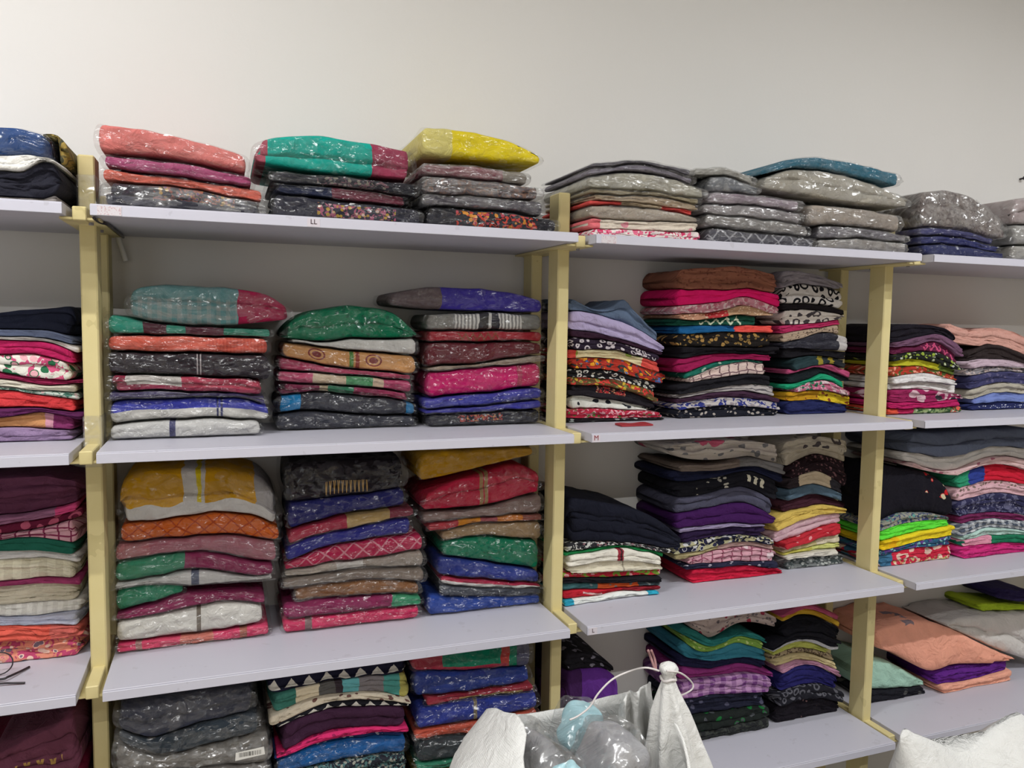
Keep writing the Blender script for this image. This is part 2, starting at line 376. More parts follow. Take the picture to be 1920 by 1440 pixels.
# ------------------------------------------------------------------ racks and shelf boards
BAYN = {-1: 'left edge bay', 0: 'left full bay', 1: 'right full bay', 2: 'right edge bay'}
SHN = ['top', 'second', 'third', 'fourth']
POST_D = 0.030
uprname = {-1: 'outside the left edge of the photo', 0: 'left of the bagged clothes', 1: 'between the two full bays',
           2: 'at the right end of the shelf marked M', 3: 'outside the right edge of the photo'}
for j in range(-1, 4):
    X = j * BAYW
    e = tag(empty('rack_upright', (X, YPOST, 0)), 'yellow painted metal rack upright ' + uprname[j], 'rack', 'yellow shelving uprights')
    for nm, yc in (('front_post', YPOST), ('back_post', YBACK + 0.015)):
        MB().box(X - 0.0135, X + 0.0135, yc - POST_D, yc + POST_D * 0.8, 0, ZTOP + (0.098 if nm == 'front_post' else 0.05), 0.0025).build(nm, M_PAINT, e)
    for s in range(4):
        z = ZS[s]
        a = MB().box(X - 0.0105, X + 0.0105, 0.030, YWALL - 0.004, z - BT - 0.006, z - 0.002, 0.0015)
        a.box(X - 0.030, X + 0.030, 0.034, YWALL - 0.004, z - BT - 0.0045, z - BT - 0.0008)
        ar = a.build('shelf_arm', M_PAINT, e)
        for yy in (0.07, YPOST + 0.045):
            MB().tube([(X + 0.012, yy, z - BT - 0.009), (X + 0.012, yy, z - BT - 0.0045)], 0.004, 8).build('bolt', M_CORE, ar)
for j in range(-1, 3):
    for s in range(4):
        xa, xb, z = j * BAYW + GAP, (j + 1) * BAYW - GAP, ZS[s]
        e = tag(empty('shelf_board', ((xa + xb) / 2, 0.16, z - BT)), 'white laminate shelf board, %s shelf of the %s' % (SHN[s], BAYN[j]), 'shelf', 'white shelf boards')
        MB().box(xa, xb, 0.0018, YWALL - 0.003, z - BT, z, 0.0008).build('board', M_LAM, e)
        MB().box(xa, xb, 0.0008, 0.0022, z - BT + 0.001, z - 0.0026).build('glue_line', M_CORE, e)
        MB().box(xa, xb, -0.0008, 0.0012, z - BT, z - 0.0022, 0.0006).build('edge_band', M_EDGE, e)

def shelf_mark(bay, s, px, text, size, colr, paper=None, dz=0.0):
    p = at_y(px, 0, 0.0); 
    par = [o for o in COL.objects if o.name.startswith('shelf_board') and o.get('label', '').endswith('%s shelf of the %s' % (SHN[s], BAYN[bay]))][0]
    x = p[0]; zc = ZS[s] - BT / 2
    for it in range(6):   # pixel column on the front edge
        d = CAM + ray(px, 0) * 0
        lo, hi = -2.0, 4.0
        for _ in range(40):
            m = (lo + hi) / 2; v = np.array([m, -0.001, zc]) - CAM
            if 960 + FPX * (v @ _r) / (v @ _f) < px: lo = m
            else: hi = m
        x = m; break
    if paper:
        MB().box(x - paper / 2, x + paper / 2, -0.0014, -0.0008, ZS[s] - BT + 0.001, ZS[s] - 0.003).build('paper_label', M_PAPER if text else M_SMUDGE, par)
    if not text: return
    cu = bpy.data.curves.new('txt', 'FONT'); cu.body = text; cu.size = size; cu.align_x = 'CENTER'; cu.align_y = 'CENTER'; cu.extrude = 0.0002
    to = bpy.data.objects.new('txt', cu); COL.objects.link(to)
    me = bpy.data.meshes.new_from_object(to.evaluated_get(bpy.context.evaluated_depsgraph_get()))
    bpy.data.objects.remove(to); bpy.data.curves.remove(cu)
    me.transform(Matrix.Translation((x, -0.0018, zc + dz)) @ Matrix.Rotation(math.pi / 2, 4, 'X'))
    me.materials.clear(); me.materials.append(colr)
    o = bpy.data.objects.new('size_letter', me); COL.objects.link(o); o.parent = par
    o.matrix_parent_inverse = Matrix.Translation(par.location).inverted()
M_PAPER = simple('label_paper', '#d0c9d0', 0.8, 0.05, 30); M_RED = simple('red_ink', '#8e3a44', 0.8); M_INK = simple('dark_ink', '#4c3a40', 0.8)
_k = NT('faded_label'); _tc = _k.n('ShaderNodeTexCoord').outputs['Object']
M_SMUDGE = _k.surf(_k.bsdf(_k.mix(_k.m2('MULTIPLY', _k.m2('GREATER_THAN', _k.noise(_tc, 420, 2).outputs['Fac'], 0.58), 0.5), srgb('#d2ccd0'), srgb('#b0707c')), 0.8).outputs[0])
M_FADED = simple('faded_red_ink', '#bb8f98', 0.8)
shelf_mark(1, 1, 1118, 'M', 0.015, M_RED, 0.017)
shelf_mark(1, 2, 1112, 'L', 0.012, M_INK, 0.020)
shelf_mark(0, 0, 588, 'LL', 0.012, M_INK, 0.022)
shelf_mark(1, 0, 1142, None, 0.009, M_FADED, 0.034)
shelf_mark(0, 0, 205, None, 0.009, M_FADED, 0.036)

# ------------------------------------------------------------------ folded clothes
def pchip(xs, ys):
    xs = np.array(xs, float); ys = np.array(ys, float); n = len(xs)
    if n == 1: return lambda x: ys[0]
    h = np.diff(xs); d = np.diff(ys) / h; m = np.zeros(n)
    m[0], m[-1] = d[0], d[-1]
    for i in range(1, n - 1): m[i] = 0.5 * (d[i - 1] + d[i])
    def f(x):
        x = min(max(x, xs[0]), xs[-1]); i = min(max(int(np.searchsorted(xs, x)) - 1, 0), n - 2)
        t = (x - xs[i]) / h[i]
        return ((2 * t ** 3 - 3 * t * t + 1) * ys[i] + (t ** 3 - 2 * t * t + t) * h[i] * m[i] + (-2 * t ** 3 + 3 * t * t) * ys[i + 1] + (t ** 3 - t * t) * h[i] * m[i + 1])
    return f
class Curve:
    """height over X along a pile's front; px given as 'x:y x:y'"""
    def __init__(s, txt, yf, seed, amp=0.0034):
        pts = [tuple(float(v) for v in q.split(':')) for q in txt.split()]
        W = [at_y(px, py, yf) for px, py in pts]
        s.x = [p[0] for p in W]; s.f = pchip(s.x, [p[2] for p in W]); s.seed = seed; s.amp = amp
        s.x0, s.x1 = s.x[0], s.x[-1]
    def __call__(s, x):
        return s.f(x) + s.amp * noise.noise(Vector((x * 19, s.seed * 3.7, 0.3))) + 0.4 * s.amp * noise.noise(Vector((x * 44, s.seed * 1.7, 4.3)))
def sup(t, p): return max(0.0, 1 - abs(t) ** p) ** (1.0 / p)
def fold_mesh(name, xa, xb, zlo, zhi, yf, D, mat, parent, layers=1, seed=0, inset=0.0, front=0.0, amp=0.0022, ends=1.0, nx=30, crumple=0.0, dense=1, flat=2.6):
    """one folded piece: front folds stacked in layers, rounded ends, following the heights zlo(x)..zhi(x)"""
    rnd = random.Random(seed * 7 + 3)
    offs = [rnd.uniform(0, 0.008) for _ in range(layers)]; offs[rnd.randrange(layers)] = 0.0
    eo = [(rnd.uniform(0, 0.012), rnd.uniform(0, 0.012)) if layers > 1 else (0, 0) for _ in range(layers)]
    wts = [rnd.uniform(0.7, 1.4) for _ in range(layers)]; cum = [0.0]
    for q in wts: cum.append(cum[-1] + q / sum(wts))
    per = [0.0, 0.07, 0.2, 0.5, 0.8, 0.93] if layers > 1 else [0.0, 0.05, 0.14, 0.28, 0.42, 0.58, 0.72, 0.86, 0.95]
    if dense > 1: per = [i / 18 for i in range(18)]
    fr = [(li, q) for li in range(layers) for q in per] + [(layers - 1, 1.0)]
    tt = [t for t in ((0.2, 0.4, 0.6, 0.8, 1.0) if crumple else (0.3, 0.65, 1.0))]
    prof = [('b', t, 0) for t in (1.0, 0.6, 0.25)] + [('f', q, li) for li, q in fr] + [('t', t, 0) for t in tt] + [('k', 0.66, 0), ('k', 0.33, 0)]
    us = []
    L = xb - xa
    for i in range(nx + 1):
        s = i / nx; us.append(0.6 * s + 0.4 * (0.5 - 0.5 * math.cos(math.pi * s)))
    us = [0.0, 0.004, 0.012, 0.025] + [u for u in us if 0.035 < u < 0.965] + [0.975, 0.988, 0.996, 1.0]
    V, F, N, Mx = [], [], [], []
    npf = len(prof)
    for u in us:
        x = xa + L * u; lo, hi = zlo(x) + inset, zhi(x) - inset
        if hi - lo < 0.004: hi = lo + 0.004
        h = hi - lo; d = min(u, 1 - u) * L; re = max(0.005, min(h * 0.5, 0.016)) * ends
        s = 1.0 if d >= re else max(0.12, sup(1 - d / re, 2.3))
        lo2, hi2 = lo + h * 0.35 * (1 - s), hi - h * 0.5 * (1 - s)
        yo = yf + inset - front + (1 - s) * re * 0.9 + 0.005 * noise.noise(Vector((x * 9, seed * 2.3, 1.0)))
        arc = 0.0; py = pz = None
        for kd, t, li in prof:
            xx = x
            r = min(h / (2 * layers), 0.013 if dense == 1 else 0.024)
            if kd == 'b': y, z, vn = yo + r + (D - r) * t, lo2, -0.3 - t
            elif kd == 't':
                y, z, vn = yo + r + (D - r) * t, hi2, 1.1 + t
                if crumple: z -= min(crumple * 1.6 * abs(noise.noise(Vector((x * 24, y * 24, seed)))), 0.4 * (hi2 - lo2))
            elif kd == 'k': y, z, vn = yo + D + 0.002, lo2 + (hi2 - lo2) * t, 2.5
            else:
                T = cum[li] + (cum[li + 1] - cum[li]) * t
                lob = sup(2 * t - 1, flat)
                sg = 0.10 * h * math.sin(math.pi * T) * 1.7 * noise.noise(Vector((x * 21, li * 5.1 + T, seed * 1.9))) if layers > 1 else 0.0
                y = yo + r * (1 - lob) + offs[li] * lob; z = lo2 + (hi2 - lo2) * T + sg; vn = T
                y += amp * 1.7 * noise.noise(Vector((x * 34, T * 2.2 + seed, seed * 1.3))) * lob + crumple * noise.noise(Vector((x * 55, T * 4 + seed, 2.0))) * lob
                y += amp * 1.0 * noise.noise(Vector((x * 90, T * 6 + seed, seed * 0.7))) * lob
                y += 1.6 * amp * max(0.0, 0.25 - abs(noise.noise(Vector((x * 26 + T * 5, T * 3 + seed, seed * 0.31))))) * 4 * lob
                if eo[li][0] and d < 0.05:
                    k = (1 - d / 0.05) ** 2; xx = x + (eo[li][0] if u < 0.5 else -eo[li][1]) * k
                    dz0, dz1 = zlo(xx) - zlo(x), zhi(xx) - zhi(x); z += dz0 + (dz1 - dz0) * T
            if py is not None: arc += math.hypot(y - py, z - pz)
            py, pz = y, z
            V.append((xx, y, z)); N.append((u, vn)); Mx.append((x + seed * 0.37, arc + seed * 0.11))
    for i in range(len(us) - 1):
        for j in range(npf):
            a = i * npf + j; b = i * npf + (j + 1) % npf
            F.append((a, a + npf, b + npf, b))
    F.append(tuple(range(npf))); F.append(tuple((len(us) - 1) * npf + j for j in range(npf))[::-1])
    o = mesh_obj(name, V, F, mat, parent, True)
    me = o.data
    li = np.empty(len(me.loops), dtype=np.int32); me.loops.foreach_get('vertex_index', li)
    for nm, src in (('n', N), ('m', Mx)):
        uv = me.uv_layers.new(name=nm); arr = np.array(src, dtype=np.float32)[li]; uv.data.foreach_set('uv', arr.ravel())
    return o

def c(col, **k): k['c'] = col; return k
ORD = ['bottom', 'second from bottom', 'third from bottom', 'fourth from bottom', 'fifth from bottom', 'sixth from bottom', 'seventh from bottom', 'eighth from bottom',
       'ninth from bottom', 'tenth from bottom', 'eleventh from bottom', 'twelfth from bottom', 'thirteenth from bottom', 'fourteenth from bottom', 'fifteenth from bottom', 'sixteenth from bottom', 'seventeenth from bottom']
_seed = [0]
REPORT = []
OCC = {}
def short(ds, nm, phrase):
    lab = '%s, %s, %s' % (ds, nm, phrase)
    if len(lab.split()) > 16: lab = '%s, %s, %s' % (ds, nm.replace(' from bottom', ' up'), phrase)
    if len(lab.split()) > 16: lab = '%s, %s, %s' % (ds.replace('bagged ', ''), nm.replace(' from bottom', ' up'), phrase)
    return lab
def pile(bay, s, where, contact, rows, back=0.331, fill=None, xl=0.0):
    """rows from the bottom: (description, top curve, spec, options)"""
    zb = ZS[s]
    if isinstance(contact, str):
        px, py = [float(v) for v in contact.split(':')]; yf = float(at_z(px, py, zb)[1])
    else: yf = contact
    REPORT.append((bay, s, where, round(yf, 3)))
    D = min(0.26, back - yf)
    xmin, xmax = bay * BAYW + 0.017, (bay + 1) * BAYW - 0.017
    phrase = '%s pile, %s shelf, %s' % (where, SHN[s], BAYN[bay]); group = '%s pile on the %s shelf of the %s' % (where, SHN[s], BAYN[bay])
    occ = OCC.setdefault((bay, s), []); mine = []
    def ground(x, rngs):
        """highest thing of this pile already standing at x"""
        z = zb + 0.0006
        for (a, b, hi) in rngs:
            if a - 0.004 <= x <= b + 0.004: z = max(z, hi(min(max(x, a), b)))
        return z
    def clip(xa, xb, lo, hi):
        """keep clear of the neighbouring piles"""
        for (a, b, l2, h2) in occ:
            ov0, ov1 = max(xa, a), min(xb, b)
            if ov1 <= ov0: continue
            hit = any(lo(x) < h2(x) - 0.001 and hi(x) > l2(x) + 0.001 for x in (ov0, (ov0 + ov1) / 2, ov1))
            if not hit: continue
            if ov1 - ov0 < 0.09:
                if xa > a: xa = max(xa, b + 0.002)
                else: xb = min(xb, a - 0.002)
        return xa, xb
    new = []
    def cap_of(top):
        return lambda x: top(x)
    if xl:      # the outline at the left is the pile's far side: bring the front corner in
        xm = min(float(r[1].split(':')[0]) for r in rows); nr = []
        for r in rows:
            pts = [tuple(float(v) for v in q.split(':')) for q in r[1].split()]; x0, x1 = pts[0][0], pts[-1][0]; sh = max(0.0, xl - (x0 - xm))
            nr.append((r[0], ' '.join('%f:%f' % (px + sh * (x1 - px) / (x1 - x0), py) for px, py in pts)) + tuple(r[2:]))
        rows = nr
    first = Curve(rows[0][1], yf, 0.5)
    seq = []
    if fill:
        x0, x1 = max(first.x0, xmin), min(first.x1, xmax); zz = min(first(x0), first((x0 + x1) / 2), first(x1)); htot = zz - 0.035 - zb
        for i, (ds, sp) in enumerate(fill):
            seq.append((ds, (lambda zt: (lambda x: zt))(zb + htot * (i + 1) / len(fill)), x0, x1, sp, {'l': 2}, 'hidden base layer %s' % ('one', 'two')[i], i + 1))
    n = len(rows)
    for i, row in enumerate(rows):
        top = Curve(row[1], yf, _seed[0] + i + 1)
        seq.append((row[0], top, max(top.x0, xmin), min(top.x1, xmax), row[2], row[3] if len(row) > 3 else {}, ORD[i] if i < n - 1 else ('topmost' if n > 1 else 'single'), i))
    for ds, top, xa, xb, sp, op, nm, i in seq:
        _seed[0] += 1; sd = _seed[0]
        below = list(mine)
        gl = lambda x, below=below: ground(x, below)
        if 'b' in op:
            bb = Curve(op['b'], yf, sd + 0.5, 0.0); lo = lambda x, bb=bb, gl=gl: max(bb(x), gl(x))
        elif mine and not fill or len(mine) > 0:
            pv = mine[-1]; lo = lambda x, pv=pv, gl=gl: max(pv[2](min(max(x, pv[0]), pv[1])), gl(x))
        else: lo = gl
        gx = np.linspace(xa, xb, 140); tl = [lo(x) for x in gx]; th = [max(top(x), l + 0.006) for x, l in zip(gx, tl)]
        lo = lambda x, gx=gx, tl=tl: float(np.interp(x, gx, tl)); hi = lambda x, gx=gx, th=th: float(np.interp(x, gx, th))
        xa, xb = clip(xa, xb, lo, hi)
        lab = short(ds, nm, phrase)
        hm = sum(hi(xa + (xb - xa) * q) - lo(xa + (xb - xa) * q) for q in (.2, .5, .8)) / 3
        bag = op.get('bag', 0); mat = cloth(sp, 0.80 if bag else 1.08); rj = random.Random(sd); dy = op.get('dy', 0.0) + rj.uniform(0, 0.010 if bag else 0.020); DD = D - dy
        if not bag and xb - xa > 0.08: xa += rj.uniform(0, 0.013); xb -= rj.uniform(0, 0.013)
        lay = op.get('l', 0) or (max(1, min(4, int(round(hm / (0.0105 if not bag else 0.038))))))
        if bag:
            e = tag(empty('bagged_garment', ((xa + xb) / 2, yf, lo((xa + xb) / 2))), lab, 'garment', group)
            fold_mesh('folded_fabric', xa + 0.008, xb - 0.008, lo, hi, yf + 0.005 + dy, DD - 0.010, mat, e, lay, sd, 0.0022, crumple=op.get('cr', 0.0), flat=3.6, ends=0.7)
            fold_mesh('plastic_bag', xa, xb, lo, hi, yf + dy, DD, (M_CLEAR, M_MILK, M_MILK2)[bag - 1], e, 1, sd + 400, 0.0010, 0.002, 0.003, 0.7, 60, 0.005, 2, 2.2)
        else:
            o = fold_mesh('folded_garment', xa, xb, lo, hi, yf + dy, DD, mat, None, lay, sd, 0.0009, crumple=op.get('cr', 0.0018), amp=0.0028)
            tag(o, lab, 'garment', group)
        mine.append((xa, xb, hi)); new.append((xa, xb, lo, hi))
    occ.extend(new)
B1 = {'bag': 1}; B2 = {'bag': 2}; B3 = {'bag': 3}
def o_(**k): return k

EMB = lambda a='#b5404a', b='#d9a24a', d='#9a7aa0': ('floral', [a, b, d], 55)
def emb(rng, a='#b5404a', b='#d08a3a', d='#b8a0a8', sc=60): return ('floral', [a, b, d], sc, rng)
# ---- left full bay, top shelf
pile(0, 0, 'left', 0.025, [
 ('bagged black garment with multicolour embroidery', '182:336 340:349 500:380', c('#3a3a42', pat=[emb((.3, .82, .35, 1.0), '#a05a4a', '#c9a04a', '#7a5a86')]), o_(bag=2, l=2)),
 ('bagged coral garment', '180:310 340:330 500:353', c('#e0705e'), o_(bag=1)),
 ('bagged mauve pink garment', '184:284 330:302 480:330', c('#a54a72'), B1),
 ('thick bagged salmon garment', '172:222 300:243 400:267 470:292', c('#d97c76'), o_(bag=1, b='176:284 300:292 400:310 470:326'))])
pile(0, 0, 'middle', 0.025, [
 ('bagged black garment with pink embroidery', '506:357 650:373 800:389', c('#2d2d38', pat=[emb((.28, .82, .1, .8), '#a85a72', '#b8963c', '#c8a8a8')]), o_(bag=1)),
 ('bagged navy garment with red edge', '508:337 620:347 770:366', c('#232a44', seg=[(.42, '#6a2c3c')]), o_(bag=1, l=2)),
 ('bagged black printed garment', '502:318 640:327 790:343', c('#2a2a30', pat=[('floral', ['#6f5058', '#7a7468'], 60, (.3, .8))]), B1),
 ('bagged teal garment with maroon end', '470:266 510:254 580:249 700:264 785:282', c('#18a898', seg=[(.72, '#9a3c56')], band=[(0, .06, '#a85060')]), o_(bag=1, b='470:300 560:316 700:330 785:338'))])
pile(0, 0, 'right', 0.025, [
 ('bagged black garment with orange floral embroidery', '800:384 920:391 1054:410', c('#26262c', pat=[emb((.2, .84, .0, .9), '#c8412e', '#e09430', '#c24a5a', 48)]), o_(bag=1)),
 ('bagged charcoal garment', '788:360 900:366 1030:376', c('#57535a'), o_(bag=2)),
 ('bagged dark garment with faded print', '790:325 900:334 1025:352', c('#5e5356', pat=[('floral', ['#8a6a5c', '#77686a'], 50)]), o_(bag=2, l=2)),
 ('bagged dusty maroon garment', '793:303 890:307 1000:322', c('#8a4e58', seg=[(.75, '#8c8478')]), o_(bag=2)),
 ('bagged bright yellow garment', '700:240 780:234 860:238 950:256 1022:292', c('#dfd27c', seg=[(.24, '#f0d80c')], pat=[('spots', ['#4a3c20'], 22, (.2, 1, .8, 2))]), o_(bag=1, b='700:268 790:288 900:298 1022:308'))])
# ---- left full bay, second shelf
pile(0, 1, 'left', '330:824', [
 ('bagged white garment with navy stripe', '196:800 310:790 400:788 496:790', c('#cfcecb', band=[(.38, .42, '#4a4a70')]), o_(bag=1)),
 ('bagged blue garment folded over white', '186:756 240:750 340:747 440:747 512:762', c('#3c42b0', hseg=(.5, '#d4d2cc'), band=[(.66, .672, '#33386e'), (.685, .70, '#33386e')]), o_(bag=1)),
 ('bagged dark violet garment', '186:735 320:735 505:743', c('#3c3460'), o_(bag=3)),
 ('bagged crimson garment with white panel', '190:702 330:704 500:713', c('#8c2c44', seg=[(.10, '#c8c2bc'), (.46, '#b03a52')], hseg=(.3, '#8c2c48')), o_(bag=1, l=2)),
 ('bagged black garment with white lettering band', '190:660 340:662 515:667', c('#2a242a', band=[(.53, .538, '#a8a0a0'), (.55, .558, '#a8a0a0')]), B1),
 ('bagged coral red ribbed garment', '188:628 330:629 510:633', c('#d2604e', pat=[('stripe', ['#c85445'], 160, (.6, 1))]), o_(bag=1)),
 ('bagged aqua and maroon garment', '188:586 240:592 280:604 400:612 515:616', c('#3ca890', seg=[(.20, '#5a2c3a'), (.34, '#3a9880'), (.46, '#5e2c3c'), (.7, '#3c947c')]), o_(bag=1)),
 ('plump bagged grey teal garment with crimson end', '230:548 260:536 340:532 440:538 500:552 552:584', c('#5f8f90', seg=[(.66, '#a01e48')], pat=[('check', ['#8f9c98'], 38, (0, .66, 0, .7))]), o_(bag=3, b='230:592 300:608 420:612 552:600'))])
pile(0, 1, 'middle', '650:807', [
 ('bagged charcoal garment', '512:778 570:772 680:778 788:783', c('#383942'), o_(bag=1)),
 ('bagged black garment with blue ends', '510:744 600:737 700:745 788:756', c('#2c2d35', seg=[(.03, '#0e78b0'), (.17, '#33343c'), (.93, '#1a6a9a')]), B1),
 ('bagged wine garment with green stripe', '516:718 620:722 780:738', c('#7e2848', seg=[(.3, '#b8a88c'), (.36, '#2c7a58'), (.55, '#8e2c50'), (.75, '#a02c58')]), o_(bag=1, l=2)),
 ('bagged rose garment with beige and green border', '514:694 620:702 780:716', c('#b04a68', seg=[(.25, '#bca88e'), (.5, '#4a8a5c'), (.7, '#bca48c'), (.78, '#a83a60')]), o_(bag=1)),
 ('bagged raspberry garment', '516:668 620:688 780:704', c('#a83c5c'), o_(bag=1)),
 ('golden tan garment with maroon roundels', '524:638 600:650 700:660 790:668', c('#d9a066', pat=[('roundel', ['#8a3a38'], 8.6)], band=[(.485, .515, '#5f9048'), (.53, .56, '#a04a3c')]), o_(bag=1)),
 ('bagged white garment', '540:640 640:638 730:634 790:634', c('#dcdad4'), o_(bag=1)),
 ('plump bagged emerald green garment', '522:624 560:592 620:575 690:573 750:592 793:634', c('#0b7a54', pat=[('spots', ['#0a6448'], 50)]), o_(bag=1))])
pile(0, 1, 'right', '900:800', [
 ('bagged black garment with coloured motifs', '800:778 900:774 1034:765', c('#2c2c34', pat=[emb((.25, .65, .3, .9), '#a8504a', '#b0805a', '#9aa0a8', 70)]), o_(bag=1)),
 ('bagged indigo garment', '792:768 900:762 1036:746', c('#3a3a98'), o_(bag=1)),
 ('bagged indigo garment with gold motifs', '792:748 900:740 1036:722', c('#383a98', pat=[('dots', ['#a8926c'], 14, (.2, .8, .3, .7))]), o_(bag=1)),
 ('bagged bright magenta garment', '800:698 900:690 1032:678', c('#c81868', seg=[(.78, '#a83c58'), (.83, '#c22a62')]), o_(bag=1)),
 ('bagged thin beige garment', '800:690 900:682 1032:664', c('#a08e7c'), o_(bag=3)),
 ('bagged dark maroon garment', '796:642 900:641 1034:640', c('#6c2630'), o_(bag=1)),
 ('bagged red garment with woven border', '800:619 900:620 1034:622', c('#a82432', pat=[('zig', ['#8c4a34'], 60, (.25, .6))]), o_(bag=1)),
 ('bagged black and white striped garment', '798:588 900:585 1040:588', c('#8a8882', seg=[(.22, '#d8d6d0'), (.44, '#3c3a3a'), (.52, '#d0cec8'), (.55, '#34343a'), (.62, '#d8d6d0'), (.82, '#8c8c88')], pat=[('stripe', ['#8a8886'], 120, (.22, .44)), ('stripe', ['#8a8886'], 120, (.62, .82))]), o_(bag=1)),
 ('large bagged violet blue garment', '728:548 800:538 880:537 960:546 1043:566', c('#6a5c5e', seg=[(.32, '#4236a0')]), o_(bag=1, b='728:572 800:580 900:584 1043:588'))])
# ---- left full bay, third shelf
pile(0, 2, 'left', '380:1212', [
 ('bagged pink red garment with tan bands', '206:1213 300:1200 400:1190 512:1170', c('#d83c68', seg=[(.12, '#a87c78'), (.16, '#dc4a6c'), (.4, '#d87e6e'), (.62, '#e0446e')], band=[(.80, .85, '#b06a58')]), o_(bag=1)),
 ('bagged white garment with brown stripe', '200:1172 280:1160 360:1143 440:1133 500:1140', c('#dedbd3', band=[(.535, .565, '#7c7266')]), o_(bag=1)),
 ('bagged plum magenta garment', '203:1160 280:1138 350:1117 430:1112 505:1118', c('#8a2854'), o_(bag=1)),
 ('bagged green garment end', '200:1112 260:1102 310:1099 350:1102', c('#2c8a66'), o_(bag=1)),
 ('bagged white garment with dark woven tab', '205:1098 290:1086 370:1073 450:1082 518:1092', c('#d0cecb', band=[(.47, .52, '#5c6478')]), o_(bag=3)),
 ('bagged plum garment with green end', '205:1062 290:1046 360:1038 440:1050 520:1060', c('#3c8868', seg=[(.42, '#8c2c56')]), o_(bag=1)),
 ('bagged dusty pink garment', '205:1026 300:1018 420:1008 526:1020', c('#b06a70', seg=[(.2, '#a4606e')]), o_(bag=3)),
 ('bagged orange garment with lattice stitching', '214:988 300:980 400:966 470:972 532:994', c('#dd6a20', pat=[('lattice', ['#b8481a'], 30)]), o_(bag=1)),
 ('bagged mustard and white garment', '213:915 240:893 320:883 440:882 490:898 530:942', c('#d8a012', seg=[(.38, '#d4cfc8'), (.47, '#e0c81c'), (.5, '#cfc8c0'), (.52, '#d09a10'), (.85, '#a8a4a4')], hseg=(.32, '#d8d4d0')), o_(bag=1))])
pile(0, 2, 'middle', '660:1180', [
 ('bagged hot pink garment', '525:1166 640:1154 795:1136', c('#dc3a68', band=[(.15, .2, '#8a7070')]), o_(bag=1)),
 ('bagged plum garment with green end', '525:1136 640:1126 720:1120 798:1118', c('#8a2856', seg=[(.78, '#3c9068')]), o_(bag=1)),
 ('bagged brown garment', '548:1108 640:1094 720:1091 795:1096', c('#8a5c36'), o_(bag=3)),
 ('bagged taupe garment', '525:1090 600:1080 700:1070 805:1068', c('#8c7e72'), o_(bag=3)),
 ('bagged cream garment', '528:1074 600:1064 690:1052 805:1036', c('#b8aca0', seg=[(.35, '#d6d2cc'), (.55, '#a89c90')]), o_(bag=3)),
 ('bagged crimson garment with white lattice', '528:1064 600:1036 690:1016 803:1002', c('#bc2450', pat=[('lattice', ['#d88a98'], 26)]), o_(bag=1)),
 ('bagged cobalt garment', '530:1030 600:1008 690:988 780:970', c('#2c2e88'), o_(bag=1)),
 ('bagged red garment with sand border', '530:1006 600:982 690:962 785:952', c('#a82a44', seg=[(.45, '#b89a64'), (.8, '#8c3c4c')]), o_(bag=1)),
 ('bagged navy garment', '527:948 640:934 770:918', c('#26286e'), o_(bag=1)),
 ('bagged black garment with gold chevron embroidery', '530:872 600:866 700:860 768:858', c('#1c161c', pat=[('zig', ['#c09a58'], 120, (.32, .68, .05, .40))]), o_(bag=1))])
pile(0, 2, 'right', '910:1150', [
 ('bagged royal blue garment', '800:1120 900:1122 1026:1117', c('#2c4aa0'), o_(bag=1)),
 ('bagged slate garment', '824:1098 910:1106 1026:1106', c('#4a4e58'), o_(bag=1)),
 ('bagged crimson and white garment', '824:1084 910:1092 1024:1099', c('#b02c4a', hseg=(.55, '#dcd8d4')), o_(bag=1)),
 ('bagged blue garment with glossy end', '818:1046 900:1056 1022:1074', c('#2c3c90'), o_(bag=1)),
 ('bagged emerald garment', '826:1020 890:1010 1022:1018', c('#0c7c5a', pat=[('spots', ['#0a6a4c'], 60)]), o_(bag=1)),
 ('bagged khaki brown garment', '826:1000 900:986 1028:978', c('#9c8262'), o_(bag=1)),
 ('bagged orange and crimson garment', '800:984 900:974 1028:964', c('#b83a44', seg=[(.25, '#d88a28'), (.45, '#a04a50'), (.6, '#c87834'), (.82, '#94564c')]), o_(bag=1)),
 ('bagged grey brown garment', '790:964 900:955 1030:924', c('#8a726c'), o_(bag=3)),
 ('bagged crimson garment tied with tan ribbon', '775:946 830:914 910:886 980:872 1033:900', c('#c02444', band=[(.46, .49, '#a8865c'), (.5, .53, '#a8865c')]), o_(bag=1, b='775:962 830:958 920:950 1033:920')),
 ('bagged ochre yellow garment', '783:852 850:846 920:842 1008:840', c('#d09a10'), o_(bag=1, cr=.004, b='783:908 840:896 920:876 1008:854'))])
